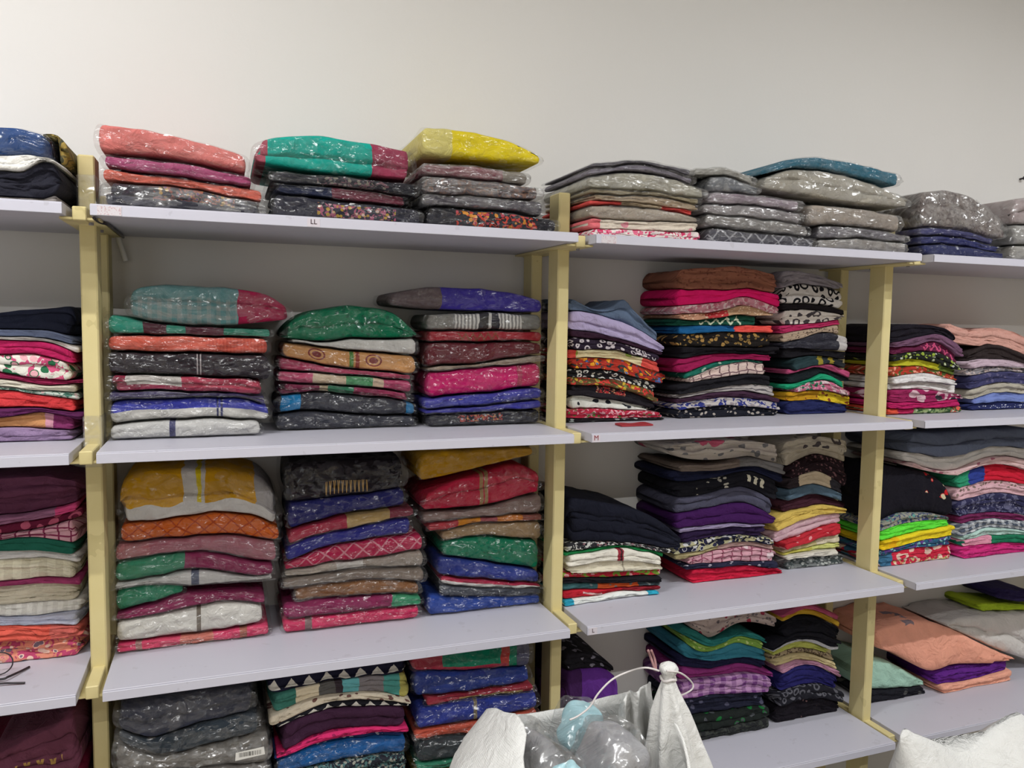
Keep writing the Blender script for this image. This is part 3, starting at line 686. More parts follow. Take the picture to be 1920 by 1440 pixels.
# ---- left full bay, fourth shelf
pile(0, 3, 'left', 0.05, [
 ('bagged pale grey garment', '205:1462 350:1450 512:1438', c('#8a8480'), o_(bag=2)),
 ('bagged grey garment with white barcode label', '205:1392 300:1420 400:1402 512:1372', c('#77726c'), o_(bag=2)),
 ('bagged charcoal teal garment', '212:1372 280:1392 380:1362 492:1336', c('#3c4650'), o_(bag=3, cr=.004)),
 ('bagged slate blue garment under the shelf', '208:1328 300:1315 400:1300 484:1288', c('#3e4254'), o_(bag=3, cr=.004))],
 fill=[('grey folded garment', c('#77726c')), ('charcoal folded garment', c('#44444a'))])
pile(0, 3, 'middle', 0.05, [
 ('black printed garment', '505:1468 640:1436 775:1418', c('#24262e', pat=[('floral', ['#4a6a6a', '#8a8a80'], 60)])),
 ('bright blue garment', '505:1440 600:1404 690:1390 772:1382', c('#1c62a8'), o_(bag=1)),
 ('navy garment with white flecks', '510:1436 600:1398 690:1380 772:1376', c('#2c3c70', pat=[('spots', ['#c8c8d4'], 50)])),
 ('hot pink garment with ruffled edge', '512:1428 600:1384 660:1370 770:1368', c('#c02860', pat=[('spots', ['#8c1c4c'], 50)])),
 ('deep plum garment', '508:1380 600:1342 690:1330 772:1330', c('#3c2038'), o_(l=2)),
 ('black garment with white zigzag print', '504:1372 600:1326 690:1316 776:1322', c('#1e1e26', pat=[('tri', ['#d8d4cc'], 36)])),
 ('cream garment with dark dots', '498:1352 600:1312 690:1302 778:1316', c('#c8bca8', pat=[('spots', ['#6a4a44'], 40)])),
 ('patchwork garment in teal, grey and cream', '490:1316 600:1288 690:1276 774:1270', c('#3c7468', seg=[(.18, '#cfc2a8'), (.34, '#5c5a58'), (.45, '#3c3238'), (.5, '#64a8ac'), (.62, '#7c7678'), (.8, '#4c9088'), (.92, '#a8a058')])),
 ('navy garment with white triangle border', '490:1276 600:1260 690:1250 768:1240', c('#1e1e34', pat=[('tri', ['#dcd8d0'], 30)]))],
 fill=[('black folded garment', c('#24242a')), ('blue folded garment', c('#2c4a78'))])
pile(0, 3, 'right', 0.05, [
 ('bagged yellow garment', '778:1452 900:1440 1010:1425', c('#d8b838'), B1),
 ('bagged green garment', '778:1438 900:1422 1010:1408', c('#3c9070'), B1),
 ('bagged charcoal garment', '778:1394 900:1378 1012:1356', c('#343c40'), B1),
 ('bagged orange red garment', '774:1378 900:1354 1018:1334', c('#cc5a44'), B1),
 ('bagged royal blue garment with tan stripe', '778:1334 900:1316 1018:1300', c('#2c3c98', band=[(.45, .48, '#8c8068')]), o_(bag=1)),
 ('bagged brick red garment with sand border', '796:1316 900:1304 1010:1284', c('#a83040', hseg=(.45, '#b09058', (.3, .9))), B1),
 ('bagged deep blue garment', '772:1266 880:1266 1004:1256', c('#2a4090'), o_(bag=1)),
 ('bagged green garment with red ends', '764:1234 880:1220 1006:1204', c('#b83448', seg=[(.24, '#0c8c6a'), (.74, '#c83c34'), (.82, '#108a68'), (.88, '#5c5c74')], hseg=(.2, '#c43450', (0, .8))), o_(bag=1))],
 fill=[('teal folded garment', c('#2c6468')), ('red folded garment', c('#9c3040'))])
# ---- left edge bay
pile(-1, 0, 'right', 0.012, [
 ('grey knitted garment with rolled end', '-190:372 0:376 60:374 110:358 148:356', c('#8a8480'), o_(l=2)),
 ('thick black garment', '-190:318 0:316 40:318 75:298 120:318 150:352', c('#1e1e28')),
 ('white garment with looped fold', '-190:290 0:288 60:290 126:306', c('#dad8d2'), o_(l=2)),
 ('bagged glossy blue garment', '-190:236 0:232 50:238 92:250', c('#2a4a80'), o_(bag=1)),
 ('olive and gold garment behind the blue bag', '60:236 95:238 120:262 148:310', c('#6c6440', pat=[('floral', ['#a08a4a', '#4a4a3a'], 30)]), o_(b='60:250 95:290 120:310 148:340', dy=.05))])
pile(-1, 1, 'right', 0.15, [
 ('lilac garment', '-190:806 0:804 80:804 152:810', c('#8a7494')),
 ('purple garment with tan woven band', '-190:784 0:786 80:776 158:790', c('#6c2c60', seg=[(.4, '#c08a5c'), (.80, '#c890a0'), (.85, '#7c3060')]), o_(l=2)),
 ('dark purple garment', '-190:764 0:766 80:768 158:778', c('#54204c')),
 ('coral red garment', '-190:732 0:734 80:742 158:757', c('#c83c40'), o_(l=2)),
 ('white garment with teal print', '-190:728 0:729 80:736 156:738', c('#b8c4bc', pat=[('floral', ['#4a7468', '#c8b0b0'], 55)])),
 ('cream garment', '-190:714 0:712 80:724 152:720', c('#cfcaba')),
 ('wine garment', '-190:698 0:700 80:712 156:714', c('#8a2048')),
 ('white garment with pink and green flowers', '-190:662 0:664 80:668 156:690', c('#dcdad0', pat=[('floral', ['#c8547c', '#2c6a48', '#e0a8b0'], 26)]), o_(l=2)),
 ('magenta garment', '-190:634 0:637 80:642 157:668', c('#b02058'), o_(l=2)),
 ('white garment with thin edge', '-190:628 0:630 80:634 156:654', c('#d0ccc8')),
 ('pale blue garment', '-190:614 0:617 80:620 156:638', c('#7c88a8'), o_(l=2)),
 ('navy black garment', '-190:590 0:584 80:577 157:566', c('#1e2234'))])
pile(-1, 2, 'right', 0.16, [
 ('pink and orange printed garment', '-190:1214 0:1207 80:1204 166:1194', c('#d88a74', pat=[('floral', ['#b8486c', '#e8c4b4', '#7a6a78'], 34)])),
 ('coral orange garment', '-190:1182 0:1177 80:1176 166:1174', c('#d05a4c', seg=[(.8, '#c06058')]), o_(cr=.004)),
 ('pale blue white garment', '-190:1168 0:1163 80:1158 164:1150', c('#b8bcd0'), o_(l=2)),
 ('white ribbed garment', '-190:1146 0:1144 60:1136 162:1128', c('#dcdad4', pat=[('stripe', ['#cfccc6'], 60)])),
 ('beige linen garment', '-190:1104 0:1104 80:1098 156:1102', c('#c4bca8')),
 ('thin wine garment', '-190:1096 0:1096 80:1090 156:1092', c('#9c3c68')),
 ('cream gathered garment', '-190:1058 0:1058 80:1053 146:1062', c('#d8d2bc', pat=[('stripe', ['#cbc4ae'], 36)])),
 ('white folded garment', '-190:1038 0:1037 80:1040 160:1050', c('#cbc8c6')),
 ('dark green garment', '-190:1014 0:1014 60:1008 158:1026', c('#1c5c4c')),
 ('pink plaid garment', '-190:1010 0:1005 80:992 158:968', c('#c898a4', pat=[('plaid', ['#7c2c4c'], 28)]), o_(l=2)),
 ('maroon garment with ring print', '-190:998 0:988 80:974 158:956', c('#5c1430', pat=[('loops', ['#a85068'], 26)])),
 ('garment in hot pink and mauve', '-190:980 0:972 80:960 150:942', c('#90607c', seg=[(.86, '#c8487c')])),
 ('plum crumpled garment', '-190:900 0:902 80:898 158:910', c('#683a54'), o_(cr=.006))])
pile(-1, 3, 'right', 0.05, [
 ('dark red garment', '-190:1480 -60:1478 10:1470 90:1466 170:1462', c('#6c1430')),
 ('large maroon garment with gold trim', '-40:1440 20:1412 90:1378 140:1342 174:1338', c('#5c3040', pat=[('zig', ['#9c7c44'], 50, (.3, .8, .2, .35))]), o_(cr=.006))],
 fill=[('maroon folded garment', c('#5c2434')), ('brown folded garment', c('#5c4438'))])
# ---- right full bay, top shelf
pile(1, 0, 'left', 0.030, [
 ('white garment with red floral print', '1066:424 1130:427 1220:430 1328:434', c('#dcd0cc', pat=[('floral', ['#c83c64', '#d8708c'], 40)])),
 ('cream garment with pink blossoms', '1066:406 1130:408 1220:412 1328:420', c('#ccc0b2', pat=[('spots', ['#d08a94'], 20)], seg=[(.12, '#cfc4b4')], band=[(0, .1, '#d06a70')])),
 ('bagged beige garment', '1070:386 1150:382 1230:388 1318:408', c('#b4a898'), o_(bag=3)),
 ('thin red garment', '1070:370 1150:378 1230:382 1310:396', c('#c04844', seg=[(.3, '#a89880'), (.7, '#b84440')])),
 ('bagged tan garment', '1066:358 1150:363 1230:367 1322:384', c('#b8a488'), o_(bag=3, l=2)),
 ('bagged sand garment with stripes', '1068:351 1150:352 1230:358 1322:370', c('#a89c80'), o_(bag=3)),
 ('bagged pale sage garment', '1056:334 1120:326 1200:319 1270:332 1332:354', c('#bcb8a8'), o_(bag=2)),
 ('bagged lavender grey garment', '1040:322 1110:314 1190:306 1250:314 1310:332', c('#8c8694'), o_(bag=3)),
 ('bagged dark grey garment with folded edge', '1040:314 1110:304 1190:298 1250:306 1304:318', c('#77747c'), o_(bag=3))])
pile(1, 0, 'middle', 0.030, [
 ('bagged dark grey garment with white lines', '1330:424 1430:434 1538:446', c('#57565e', pat=[('lattice', ['#a8a8ac'], 22)]), o_(bag=3)),
 ('bagged mid grey garment', '1326:400 1430:408 1526:422', c('#8c8884'), o_(bag=2)),
 ('bagged light grey garment', '1324:380 1430:384 1516:397', c('#9c9698'), o_(bag=2)),
 ('bagged mauve grey garment', '1322:357 1420:362 1512:376', c('#a0909c'), o_(bag=2)),
 ('bagged steel grey garment', '1308:330 1370:328 1432:352', c('#7c8086'), o_(bag=2)),
 ('bagged off white garment', '1302:314 1360:310 1426:330', c('#b4b2aa'), o_(bag=2))])
pile(1, 0, 'right', 0.030, [
 ('bagged silver garment', '1528:448 1620:446 1718:456', c('#98928c'), o_(bag=2)),
 ('bagged dark silver garment', '1520:420 1620:424 1722:442', c('#78747a'), o_(bag=2)),
 ('bagged beige grey garment', '1515:378 1600:386 1700:402', c('#a89c90'), o_(bag=2)),
 ('wide bagged ivory garment', '1434:332 1500:314 1560:318 1640:338 1716:374', c('#b8b2a4'), o_(bag=2, b='1434:352 1520:366 1620:382 1716:388')),
 ('bagged blue teal garment', '1422:324 1465:302 1515:290 1600:300 1700:324', c('#2c7088'), o_(bag=3, b='1422:330 1500:314 1600:328 1700:350'))])
# ---- right edge bay, top shelf
pile(2, 0, 'left', 0.030, [
 ('bagged navy garment', '1720:458 1800:458 1892:474', c('#2c3260'), o_(bag=1)),
 ('bagged indigo garment', '1718:440 1800:442 1886:460', c('#34386c'), o_(bag=1)),
 ('bagged slate violet garment', '1720:424 1800:428 1876:446', c('#4a4a74'), o_(bag=1)),
 ('large bagged silver brown garment', '1712:366 1760:354 1820:358 1860:378 1904:422', c('#8c827e', pat=[('floral', ['#6c605e', '#a09894'], 40)]), o_(bag=2, cr=.005))])
pile(2, 0, 'right', 0.030, [
 ('bagged stone garment', '1908:458 1980:460 2060:466', c('#a8a49c'), o_(bag=2)),
 ('bagged pale grey garment', '1908:420 1980:420 2060:430', c('#b0aeaa'), o_(bag=2)),
 ('bagged pale pink garment', '1890:374 1950:366 2060:380', c('#b8a8a8'), o_(bag=2))])
# ---- right full bay, shelf marked M
pile(1, 1, 'left', '1150:792', [
 ('black garment with white spots', '1058:786 1150:786 1252:784', c('#221e22', pat=[('spots', ['#8c9490'], 34)])),
 ('red garment with white flowers', '1058:766 1150:768 1250:774', c('#b02c44', pat=[('floral', ['#d8a0a8', '#a8243c', '#5c7c44'], 38)])),
 ('white garment with black motif', '1060:742 1150:750 1236:768', c('#d0d0c8', pat=[('spots', ['#22242c'], 26)]), o_(l=2)),
 ('black garment with red beaded border', '1060:720 1150:727 1240:756', c('#1e1a20', pat=[emb((.32, .64, .5, 1.), '#b83c3c', '#c8b088', '#a82c34', 90)]), o_(l=2)),
 ('garment with yellow, red and green print', '1060:707 1150:712 1240:736', c('#5c4a2c', pat=[('floral', ['#c83c38', '#c8a83c', '#7c8c50'], 36)])),
 ('black garment with white squiggle print', '1062:690 1150:697 1240:722', c('#1e1e22', pat=[('loops', ['#cfcfc8'], 42)])),
 ('garment with red and orange motifs', '1062:672 1150:672 1253:702', c('#a83428', pat=[('floral', ['#2c3a3c', '#d89428', '#4a68a0'], 34)])),
 ('cream garment with green leaves', '1064:657 1150:656 1252:684', c('#c8bc94', pat=[('spots', ['#8ca044'], 24)], seg=[(.1, '#cfc49c')], band=[(0, .09, '#c84840'), (.78, 1., '#d05048')])),
 ('black garment with white loop border', '1068:632 1150:640 1250:670', c('#2a2030', pat=[('loops', ['#c8c0c4'], 40)])),
 ('dark plum garment', '1062:616 1140:630 1252:662', c('#321a2c')),
 ('pale lilac garment', '1062:580 1120:588 1190:612 1258:656', c('#b0a4c8'), o_(l=2, cr=.003)),
 ('steel blue garment with pointed corner', '1064:552 1110:576 1150:574 1176:560 1200:590 1242:628', c('#5c6c84'), o_(cr=.003))])
pile(1, 1, 'middle', '1370:784', xl=46, rows=[
 ('black garment with white dots', '1264:772 1380:762 1472:770', c('#1a1c26', pat=[('dots', ['#a8a098'], 44)])),
 ('white garment with blue print', '1262:760 1390:746 1474:758', c('#b4aeac', pat=[('floral', ['#2c3478', '#8c8488'], 30)]), o_(l=2)),
 ('dark plum printed garment', '1256:750 1400:734 1476:750', c('#3c2438')),
 ('grey and white striped garment', '1250:744 1410:722 1476:726', c('#a8a2a0', pat=[('hstripe', ['#5c585c'], 60)]), o_(l=2)),
 ('black garment', '1240:724 1400:702 1462:706', c('#17161c'), o_(l=2)),
 ('cream plaid garment', '1290:714 1380:682 1452:682', c('#c8b4ac', pat=[('plaid', ['#6c5458'], 24)]), o_(l=2)),
 ('green printed garment', '1288:702 1340:682 1372:676 1440:678', c('#1c6c5c', pat=[('spots', ['#a8c4b4'], 40)])),
 ('dark magenta garment', '1244:674 1340:662 1460:666', c('#8c1448')),
 ('black garment with folded hem', '1236:648 1340:652 1470:650', c('#121016'), o_(l=2)),
 ('black garment with gold flower print', '1226:628 1340:624 1462:624', c('#1c1816', pat=[('floral', ['#1c1816', '#a8844a', '#7c6438'], 36)])),
 ('garment in blue and coral', '1222:612 1350:610 1470:612', c('#1a5c90', seg=[(.58, '#e0544c')])),
 ('dark green garment with white zigzag', '1222:598 1300:600 1350:592 1440:592', c('#144a3c', pat=[('zig', ['#c8d0b8'], 34, (.3, .8))])),
 ('beige sequined garment', '1236:590 1340:584 1390:574 1462:594', c('#b88a70', pat=[('dots', ['#dcc4a8'], 70)], seg=[(.3, '#b83c40'), (.5, '#bc9878')])),
 ('pink garment with pale flowers', '1238:576 1330:566 1400:556 1474:580', c('#c88c98', pat=[('floral', ['#dcc4c4', '#b86878', '#a8707c'], 34)])),
 ('bright magenta garment', '1228:540 1330:544 1400:540 1482:556', c('#dc1868'), o_(l=2)),
 ('tan lace garment', '1242:506 1300:502 1380:500 1464:514', c('#94604c', pat=[('spots', ['#7c4a3c'], 60)]), o_(cr=.005))])
pile(1, 1, 'right', '1540:777', [
 ('navy blue garment', '1478:754 1550:752 1606:762', c('#1e2450')),
 ('mustard yellow garment', '1476:736 1540:734 1612:744', c('#b88a1c', pat=[('spots', ['#7c3c24'], 40)], seg=[(.5, '#d0b428')])),
 ('garment with pink rose print', '1490:732 1545:712 1606:738', c('#b05c78', pat=[('floral', ['#c8b0b4', '#2c6c50', '#d07c98'], 34)])),
 ('bright green garment', '1476:722 1520:714 1550:702 1592:718', c('#1c9068')),
 ('black garment with green tint', '1478:704 1545:690 1606:712', c('#141c20')),
 ('thin pink garment', '1478:688 1510:698 1560:682 1604:698', c('#b04c74')),
 ('dark teal garment with yellow squares', '1484:672 1530:668 1600:676', c('#24383c', seg=[(.45, '#8c8030'), (.55, '#2c3438'), (.66, '#9c8c34'), (.74, '#24282c')])),
 ('black cotton garment', '1468:652 1540:656 1606:660', c('#141218'), o_(l=2)),
 ('black satin garment with white lining', '1466:646 1510:636 1560:622 1604:636', c('#2a2a34', r=.4, seg=[(.82, '#b8b4b4')]), o_(l=2)),
 ('beige patterned garment', '1464:626 1510:620 1560:612 1590:608', c('#a89480', pat=[('dots', ['#5c4c44'], 70)])),
 ('crimson pink garment', '1468:610 1530:606 1588:598', c('#b02c5c')),
 ('white garment with black line drawing', '1474:582 1530:580 1592:592', c('#d8d0c8', pat=[('loops', ['#4a4448'], 22)])),
 ('black thin garment', '1470:570 1530:570 1598:580', c('#1c181c')),
 ('white garment with black swirls', '1456:546 1500:532 1540:534 1592:546', c('#d4d0cc', pat=[('loops', ['#16161c'], 24)]), o_(l=2)),
 ('pale grey cotton garment', '1436:510 1490:506 1540:516 1584:532', c('#8c868c'), o_(cr=.005))])
# ---- right edge bay, second shelf
pile(2, 1, 'left', '1740:777', [
 ('green white printed garment with orange ends', '1662:768 1740:766 1812:762', c('#8c9c6c', pat=[('floral', ['#3c5c38', '#c8ccb0'], 40)], seg=[(.86, '#d86050')], band=[(0, .14, '#c84c38'), (.14, .34, '#a82450')])),
 ('magenta garment', '1662:754 1740:756 1810:748', c('#a81c58')),
 ('magenta paisley garment', '1662:733 1730:730 1810:742', c('#8c2050', pat=[('loops', ['#c8a8b0'], 13), ('spots', ['#2c2830'], 16)])),
 ('thick white garment', '1662:724 1730:716 1812:722', c('#d4d2d0')),
 ('white garment with dark specks', '1662:709 1740:701 1804:716', c('#cfcccc', pat=[('spots', ['#2c2c34'], 40, (.3, .6, .2, .7))])),
 ('red garment with green leaves', '1662:690 1720:686 1806:706', c('#a83828', pat=[('floral', ['#4a5c2c', '#d8907c'], 36)])),
 ('yellow green garment', '1664:680 1720:674 1808:696', c('#b4b02c', seg=[(.7, '#5c6c2c')])),
 ('black garment with lime flowers', '1664:668 1740:660 1780:668 1818:704', c('#1c1e1c', pat=[('floral', ['#1c1e1c', '#8ca03c', '#b8bcb4'], 36)])),
 ('maroon garment with pink embroidery', '1664:652 1720:648 1765:640 1812:674', c('#5c1c3c', pat=[('zig', ['#c04c74'], 40, (.45, .9))])),
 ('mauve satin garment', '1664:646 1720:636 1770:626 1816:660', c('#6c4c64')),
 ('black garment with soft folds', '1664:612 1730:608 1780:616 1808:640', c('#16121c'))])
pile(2, 1, 'right', '1880:769', [
 ('navy garment with white dotted border', '1818:760 1870:756 1960:756', c('#262c58', pat=[('dots', ['#c8ccd8'], 80, (.1, 1, .2, .7))])),
 ('periwinkle blue garment', '1828:750 1870:738 1960:740', c('#6c78b0', seg=[(.05, '#7080b8')])),
 ('stone coloured garment', '1814:736 1866:720 1960:724', c('#a8a294'), o_(l=2)),
 ('navy printed garment', '1820:706 1870:698 1960:702', c('#3c3c60', pat=[('spots', ['#5c5878'], 40)])),
 ('grey garment with pale print', '1814:692 1870:688 1960:692', c('#8c888c', pat=[('floral', ['#c0b0ac', '#5c5c64'], 34)])),
 ('pale lilac pink garment', '1812:680 1870:672 1960:690', c('#b8a4b0')),
 ('dark brown garment', '1818:668 1868:646 1960:676', c('#2c2424')),
 ('peach draped garment', '1786:604 1830:618 1890:616 1960:640', c('#c8988c'), o_(b='1786:640 1860:652 1960:672', cr=.004))])
# ---- right full bay, shelf marked L
pile(1, 2, 'left', '1150:1128', [
 ('white garment with turquoise ends', '1058:1128 1120:1122 1170:1113 1248:1112', c('#d8dcd8', seg=[(.88, '#2c9cb8')], band=[(0, .1, '#2c98b4')])),
 ('red garment with white chevron', '1052:1112 1150:1108 1246:1102', c('#b82030', pat=[('zig', ['#d8b0b0'], 7, (.2, .4))], seg=[(.6, '#8c2430')])),
 ('garment with orange and teal print', '1056:1098 1150:1096 1248:1096', c('#3c6468', seg=[(.36, '#d05a2c'), (.76, '#3c4a50')], pat=[('spots', ['#7c8080'], 50)])),
 ('black plain garment', '1056:1090 1150:1086 1248:1084', c('#16141a')),
 ('red and green printed garment', '1056:1080 1150:1076 1250:1070', c('#b82c3c', pat=[('floral', ['#7c9c3c', '#d89ca0', '#b0303c'], 30)])),
 ('cream kurta with woven stripe, lower', '1064:1066 1150:1054 1252:1062', c('#cfc8b4', band=[(.56, .58, '#a09888')])),
 ('cream kurta with red and black stripe', '1062:1048 1110:1040 1160:1030 1210:1036 1250:1048', c('#d8d4c8', band=[(.50, .53, '#8c2c38'), (.53, .545, '#2c2024'), (.545, .56, '#8c2c38')])),
 ('green garment with tassel', '1060:1046 1160:1026 1258:1042', c('#1c7c44')),
 ('black and white printed garment', '1056:1022 1160:1018 1268:1032', c('#2c2c30', pat=[('floral', ['#c8c8c4', '#1c1c22', '#8c6068'], 50)])),
 ('large navy black garment', '1056:934 1100:938 1150:948 1200:958 1250:984 1292:1022', c('#141624'))])
pile(1, 2, 'middle', '1380:1092', xl=52, rows=[
 ('crimson garment with trailing corner', '1296:1072 1360:1068 1420:1064 1482:1074', c('#c01c3c'), o_(cr=.003)),
 ('thin navy printed garment', '1290:1062 1380:1058 1472:1056', c('#22243a', pat=[('spots', ['#a8a4b0'], 40)])),
 ('pink plaid garment', '1290:1054 1350:1036 1410:1028 1472:1036', c('#c494a0', pat=[('plaid', ['#8c4c60'], 22), ('spots', ['#dcc8cc'], 16)])),
 ('khaki garment', '1266:1046 1330:1032 1390:1018 1466:1026', c('#a89c74', seg=[(.4, '#b89894')])),
 ('navy garment with white block print', '1264:1030 1340:1012 1390:1006 1460:1012', c('#1c1e34', pat=[('floral', ['#b4b08c', '#d0d0d0', '#2c2c48'], 30)])),
 ('dark violet garment', '1266:1004 1350:992 1450:990', c('#2c1c40')),
 ('thin lavender garment', '1270:996 1360:984 1446:988', c('#9c90b0')),
 ('deep purple garment', '1250:968 1330:956 1395:944 1462:972', c('#3c1450'), o_(l=2)),
 ('slate grey garment', '1240:938 1320:928 1390:914 1468:944', c('#4a4a5c'), o_(l=2)),
 ('black garment with cream lettering', '1212:908 1320:900 1395:886 1478:912', c('#14141c', pat=[('stripe', ['#c4c0ac'], 50, (.68, .86, .3, .8)), ('spots', ['#a8a498'], 40, (.2, .5))])),
 ('navy blue garment', '1212:886 1320:882 1400:876 1488:896', c('#161a34')),
 ('grey brown garment', '1222:872 1310:872 1400:858 1480:876', c('#6c6058', seg=[(.55, '#6c6a6a')])),
 ('white floral garment', '1236:836 1300:832 1380:828 1482:838', c('#c8c0b8', pat=[('spots', ['#7c7c80'], 24), ('spots', ['#c8607c'], 10)]), o_(b='1236:846 1290:862 1340:866 1400:862 1482:880', cr=.003))])
pile(1, 2, 'right', 0.17, [
 ('grey printed garment', '1472:1052 1540:1046 1600:1044', c('#6c7070', pat=[('floral', ['#3c4444', '#a0a4a0'], 40)])),
 ('white cotton garment', '1476:1048 1540:1036 1584:1030', c('#c8c4b8')),
 ('yellow green garment', '1474:1046 1540:1026 1590:1020', c('#c4c060', seg=[(.5, '#c8cc7c')])),
 ('cream folded garment', '1472:1036 1530:1016 1596:1000', c('#cfc4a0', seg=[(.3, '#b8b080'), (.55, '#d0c8b0')])),
 ('red garment with pink sprigs', '1468:1024 1530:1000 1590:982', c('#b82c38', pat=[('spots', ['#d89498'], 30)])),
 ('pale pink garment', '1454:1006 1500:984 1540:970 1594:964', c('#c8a8b0', pat=[('hstripe', ['#c09ca8'], 40)]), o_(l=2)),
 ('soft yellow garment', '1456:974 1500:960 1550:948 1602:956', c('#d0b45c')),
 ('dark maroon brown garment', '1468:948 1530:928 1604:950', c('#3c1c28')),
 ('grey blue garment', '1470:926 1530:910 1592:930', c('#4c6070'), o_(l=2)),
 ('dark garment with cream panel', '1474:906 1540:886 1594:916', c('#2c2428', seg=[(.2, '#b4a48c'), (.75, '#2c2a30')])),
 ('black garment with maroon dotted edge', '1482:878 1540:854 1604:872', c('#1e1016', pat=[('dots', ['#6c4c50'], 50)])),
 ('cream garment with black outline print', '1478:830 1540:820 1608:830', c('#bcb4a4', pat=[('loops', ['#4c4648'], 18, (.3, .9, .4, 2))]), o_(cr=.004))])
# ---- right edge bay, third shelf
pile(2, 2, 'left', '1730:1058', [
 ('red garment with fan print', '1650:1046 1720:1030 1804:1024', c('#b82440', seg=[(.001, '#3c6c8c'), (.18, '#c02840')], pat=[('loops', ['#d8b8a8'], 14), ('floral', ['#b82440', '#c8b878', '#6c7c3c'], 50, (.2, 1, 0, .35))])),
 ('teal and purple printed garment', '1650:1036 1720:1018 1798:1004', c('#2c5c78', pat=[('floral', ['#5c3c80', '#88c0c0', '#1c3c5c'], 36)])),
 ('bright yellow garment', '1650:1018 1720:1000 1802:984', c('#dcb81c', seg=[(.12, '#dca814'), (.2, '#dcc424')]), o_(l=2)),
 ('lime green garment', '1652:1000 1720:980 1792:976', c('#5cd43c')),
 ('beige garment with navy print', '1652:984 1710:964 1792:970', c('#8c8c80', pat=[('floral', ['#3c4468', '#5c9088', '#a8a894'], 40)])),
 ('large black garment with red rose', '1652:868 1700:880 1750:888 1780:908 1802:944', c('#12101a', pat=[('floral', ['#12101a', '#b81c24', '#c8c0a0'], 26, (.6, .95, .5, 1.0))]), o_(l=1))])
pile(2, 2, 'right', '1870:1042', [
 ('magenta pink garment', '1800:1028 1870:1020 1960:1020', c('#c02c74')),
 ('green garment with pink layer', '1802:1018 1860:1006 1960:1006', c('#1c6c54', seg=[(.001, '#d08ca0'), (.35, '#1c7050')])),
 ('pale aqua garment', '1802:1010 1860:992 1960:1000', c('#a8c4bc')),
 ('slate garment with white squares', '1802:988 1860:976 1960:984', c('#4c5464', pat=[('check', ['#c4c8cc'], 22)])),
 ('maroon satin garment', '1804:972 1870:962 1960:974', c('#6c2450')),
 ('navy garment with white dotted edge', '1800:946 1870:928 1960:936', c('#2c2c4c', pat=[('dots', ['#a4a4b8'], 60, (.0, 1, .3, .55)), ('floral', ['#5c5c78'], 26)])),
 ('pale pink leafy garment', '1794:926 1840:910 1890:904 1960:918', c('#cfa8b0', pat=[('floral', ['#cfa8b0', '#7c6c64'], 40, (0, 1, .5, 1))])),
 ('red garment with green and blue stripes', '1786:900 1820:884 1870:872 1960:888', c('#2c8c68', seg=[(.16, '#2c3c88'), (.34, '#c01c34')])),
 ('pale pink printed garment', '1712:868 1770:884 1800:884 1870:858 1960:868', c('#cfb0b0', pat=[('spots', ['#a86878'], 26)]), o_(b='1712:876 1770:890 1810:892 1870:874 1960:888')),
 ('soft white garment', '1704:848 1770:858 1800:856 1870:838 1960:846', c('#c4c0bc'), o_(l=2)),
 ('slate denim garment', '1700:812 1780:812 1860:806 1960:804', c('#5c6478'), o_(l=2, cr=.004))])
# ---- right full bay, fourth shelf
pile(1, 3, 'left', 0.10, [
 ('dark printed garment', '1050:1392 1150:1394 1236:1400', c('#24202c', pat=[('spots', ['#6c6878'], 30)]), o_(l=3)),
 ('purple garment folded in rolls', '1056:1276 1100:1262 1140:1262 1178:1290', c('#5c2c80', seg=[(.001, '#3c1c4c'), (.3, '#5c2c84')]), o_(l=2, cr=.004)),
 ('black garment with white blossoms', '1050:1236 1090:1230 1130:1240 1168:1262', c('#18161c', pat=[('spots', ['#7c7884'], 30)]))])
pile(1, 3, 'middle', '1400:1376', xl=30, rows=[
 ('black and grey garment', '1300:1380 1370:1366 1452:1346', c('#26282a', pat=[('floral', ['#3c403c'], 40)])),
 ('black garment with green leaves', '1290:1350 1370:1336 1452:1328', c('#1c2220', pat=[('floral', ['#1c2220', '#1c6c34', '#4c5054'], 24)]), o_(l=2)),
 ('dark navy garment', '1278:1318 1370:1306 1450:1302', c('#1c1e30', pat=[('spots', ['#4c4c60'], 30)])),
 ('mauve checked garment', '1270:1284 1340:1274 1400:1268 1462:1276', c('#b088b0', pat=[('check', ['#6c3c78'], 20)])),
 ('magenta purple garment', '1262:1254 1330:1262 1400:1250 1466:1270', c('#8c3478')),
 ('navy printed garment', '1268:1232 1330:1242 1400:1236 1452:1244', c('#1c1c3c')),
 ('teal blue garment', '1270:1198 1320:1226 1390:1210 1448:1226', c('#34788c')),
 ('lime green garment', '1280:1190 1330:1214 1390:1194 1446:1210', c('#7ca048', pat=[('spots', ['#b8c880'], 40)])),
 ('teal green garment', '1244:1172 1290:1188 1330:1204 1385:1184 1446:1202', c('#2c7c78')),
 ('white garment with red floral sprigs', '1290:1164 1370:1156 1430:1150 1472:1166', c('#c8b8b4', pat=[('spots', ['#a83c54'], 30), ('spots', ['#7c7478'], 44)]), o_(b='1290:1176 1335:1202 1395:1172 1472:1182'))])
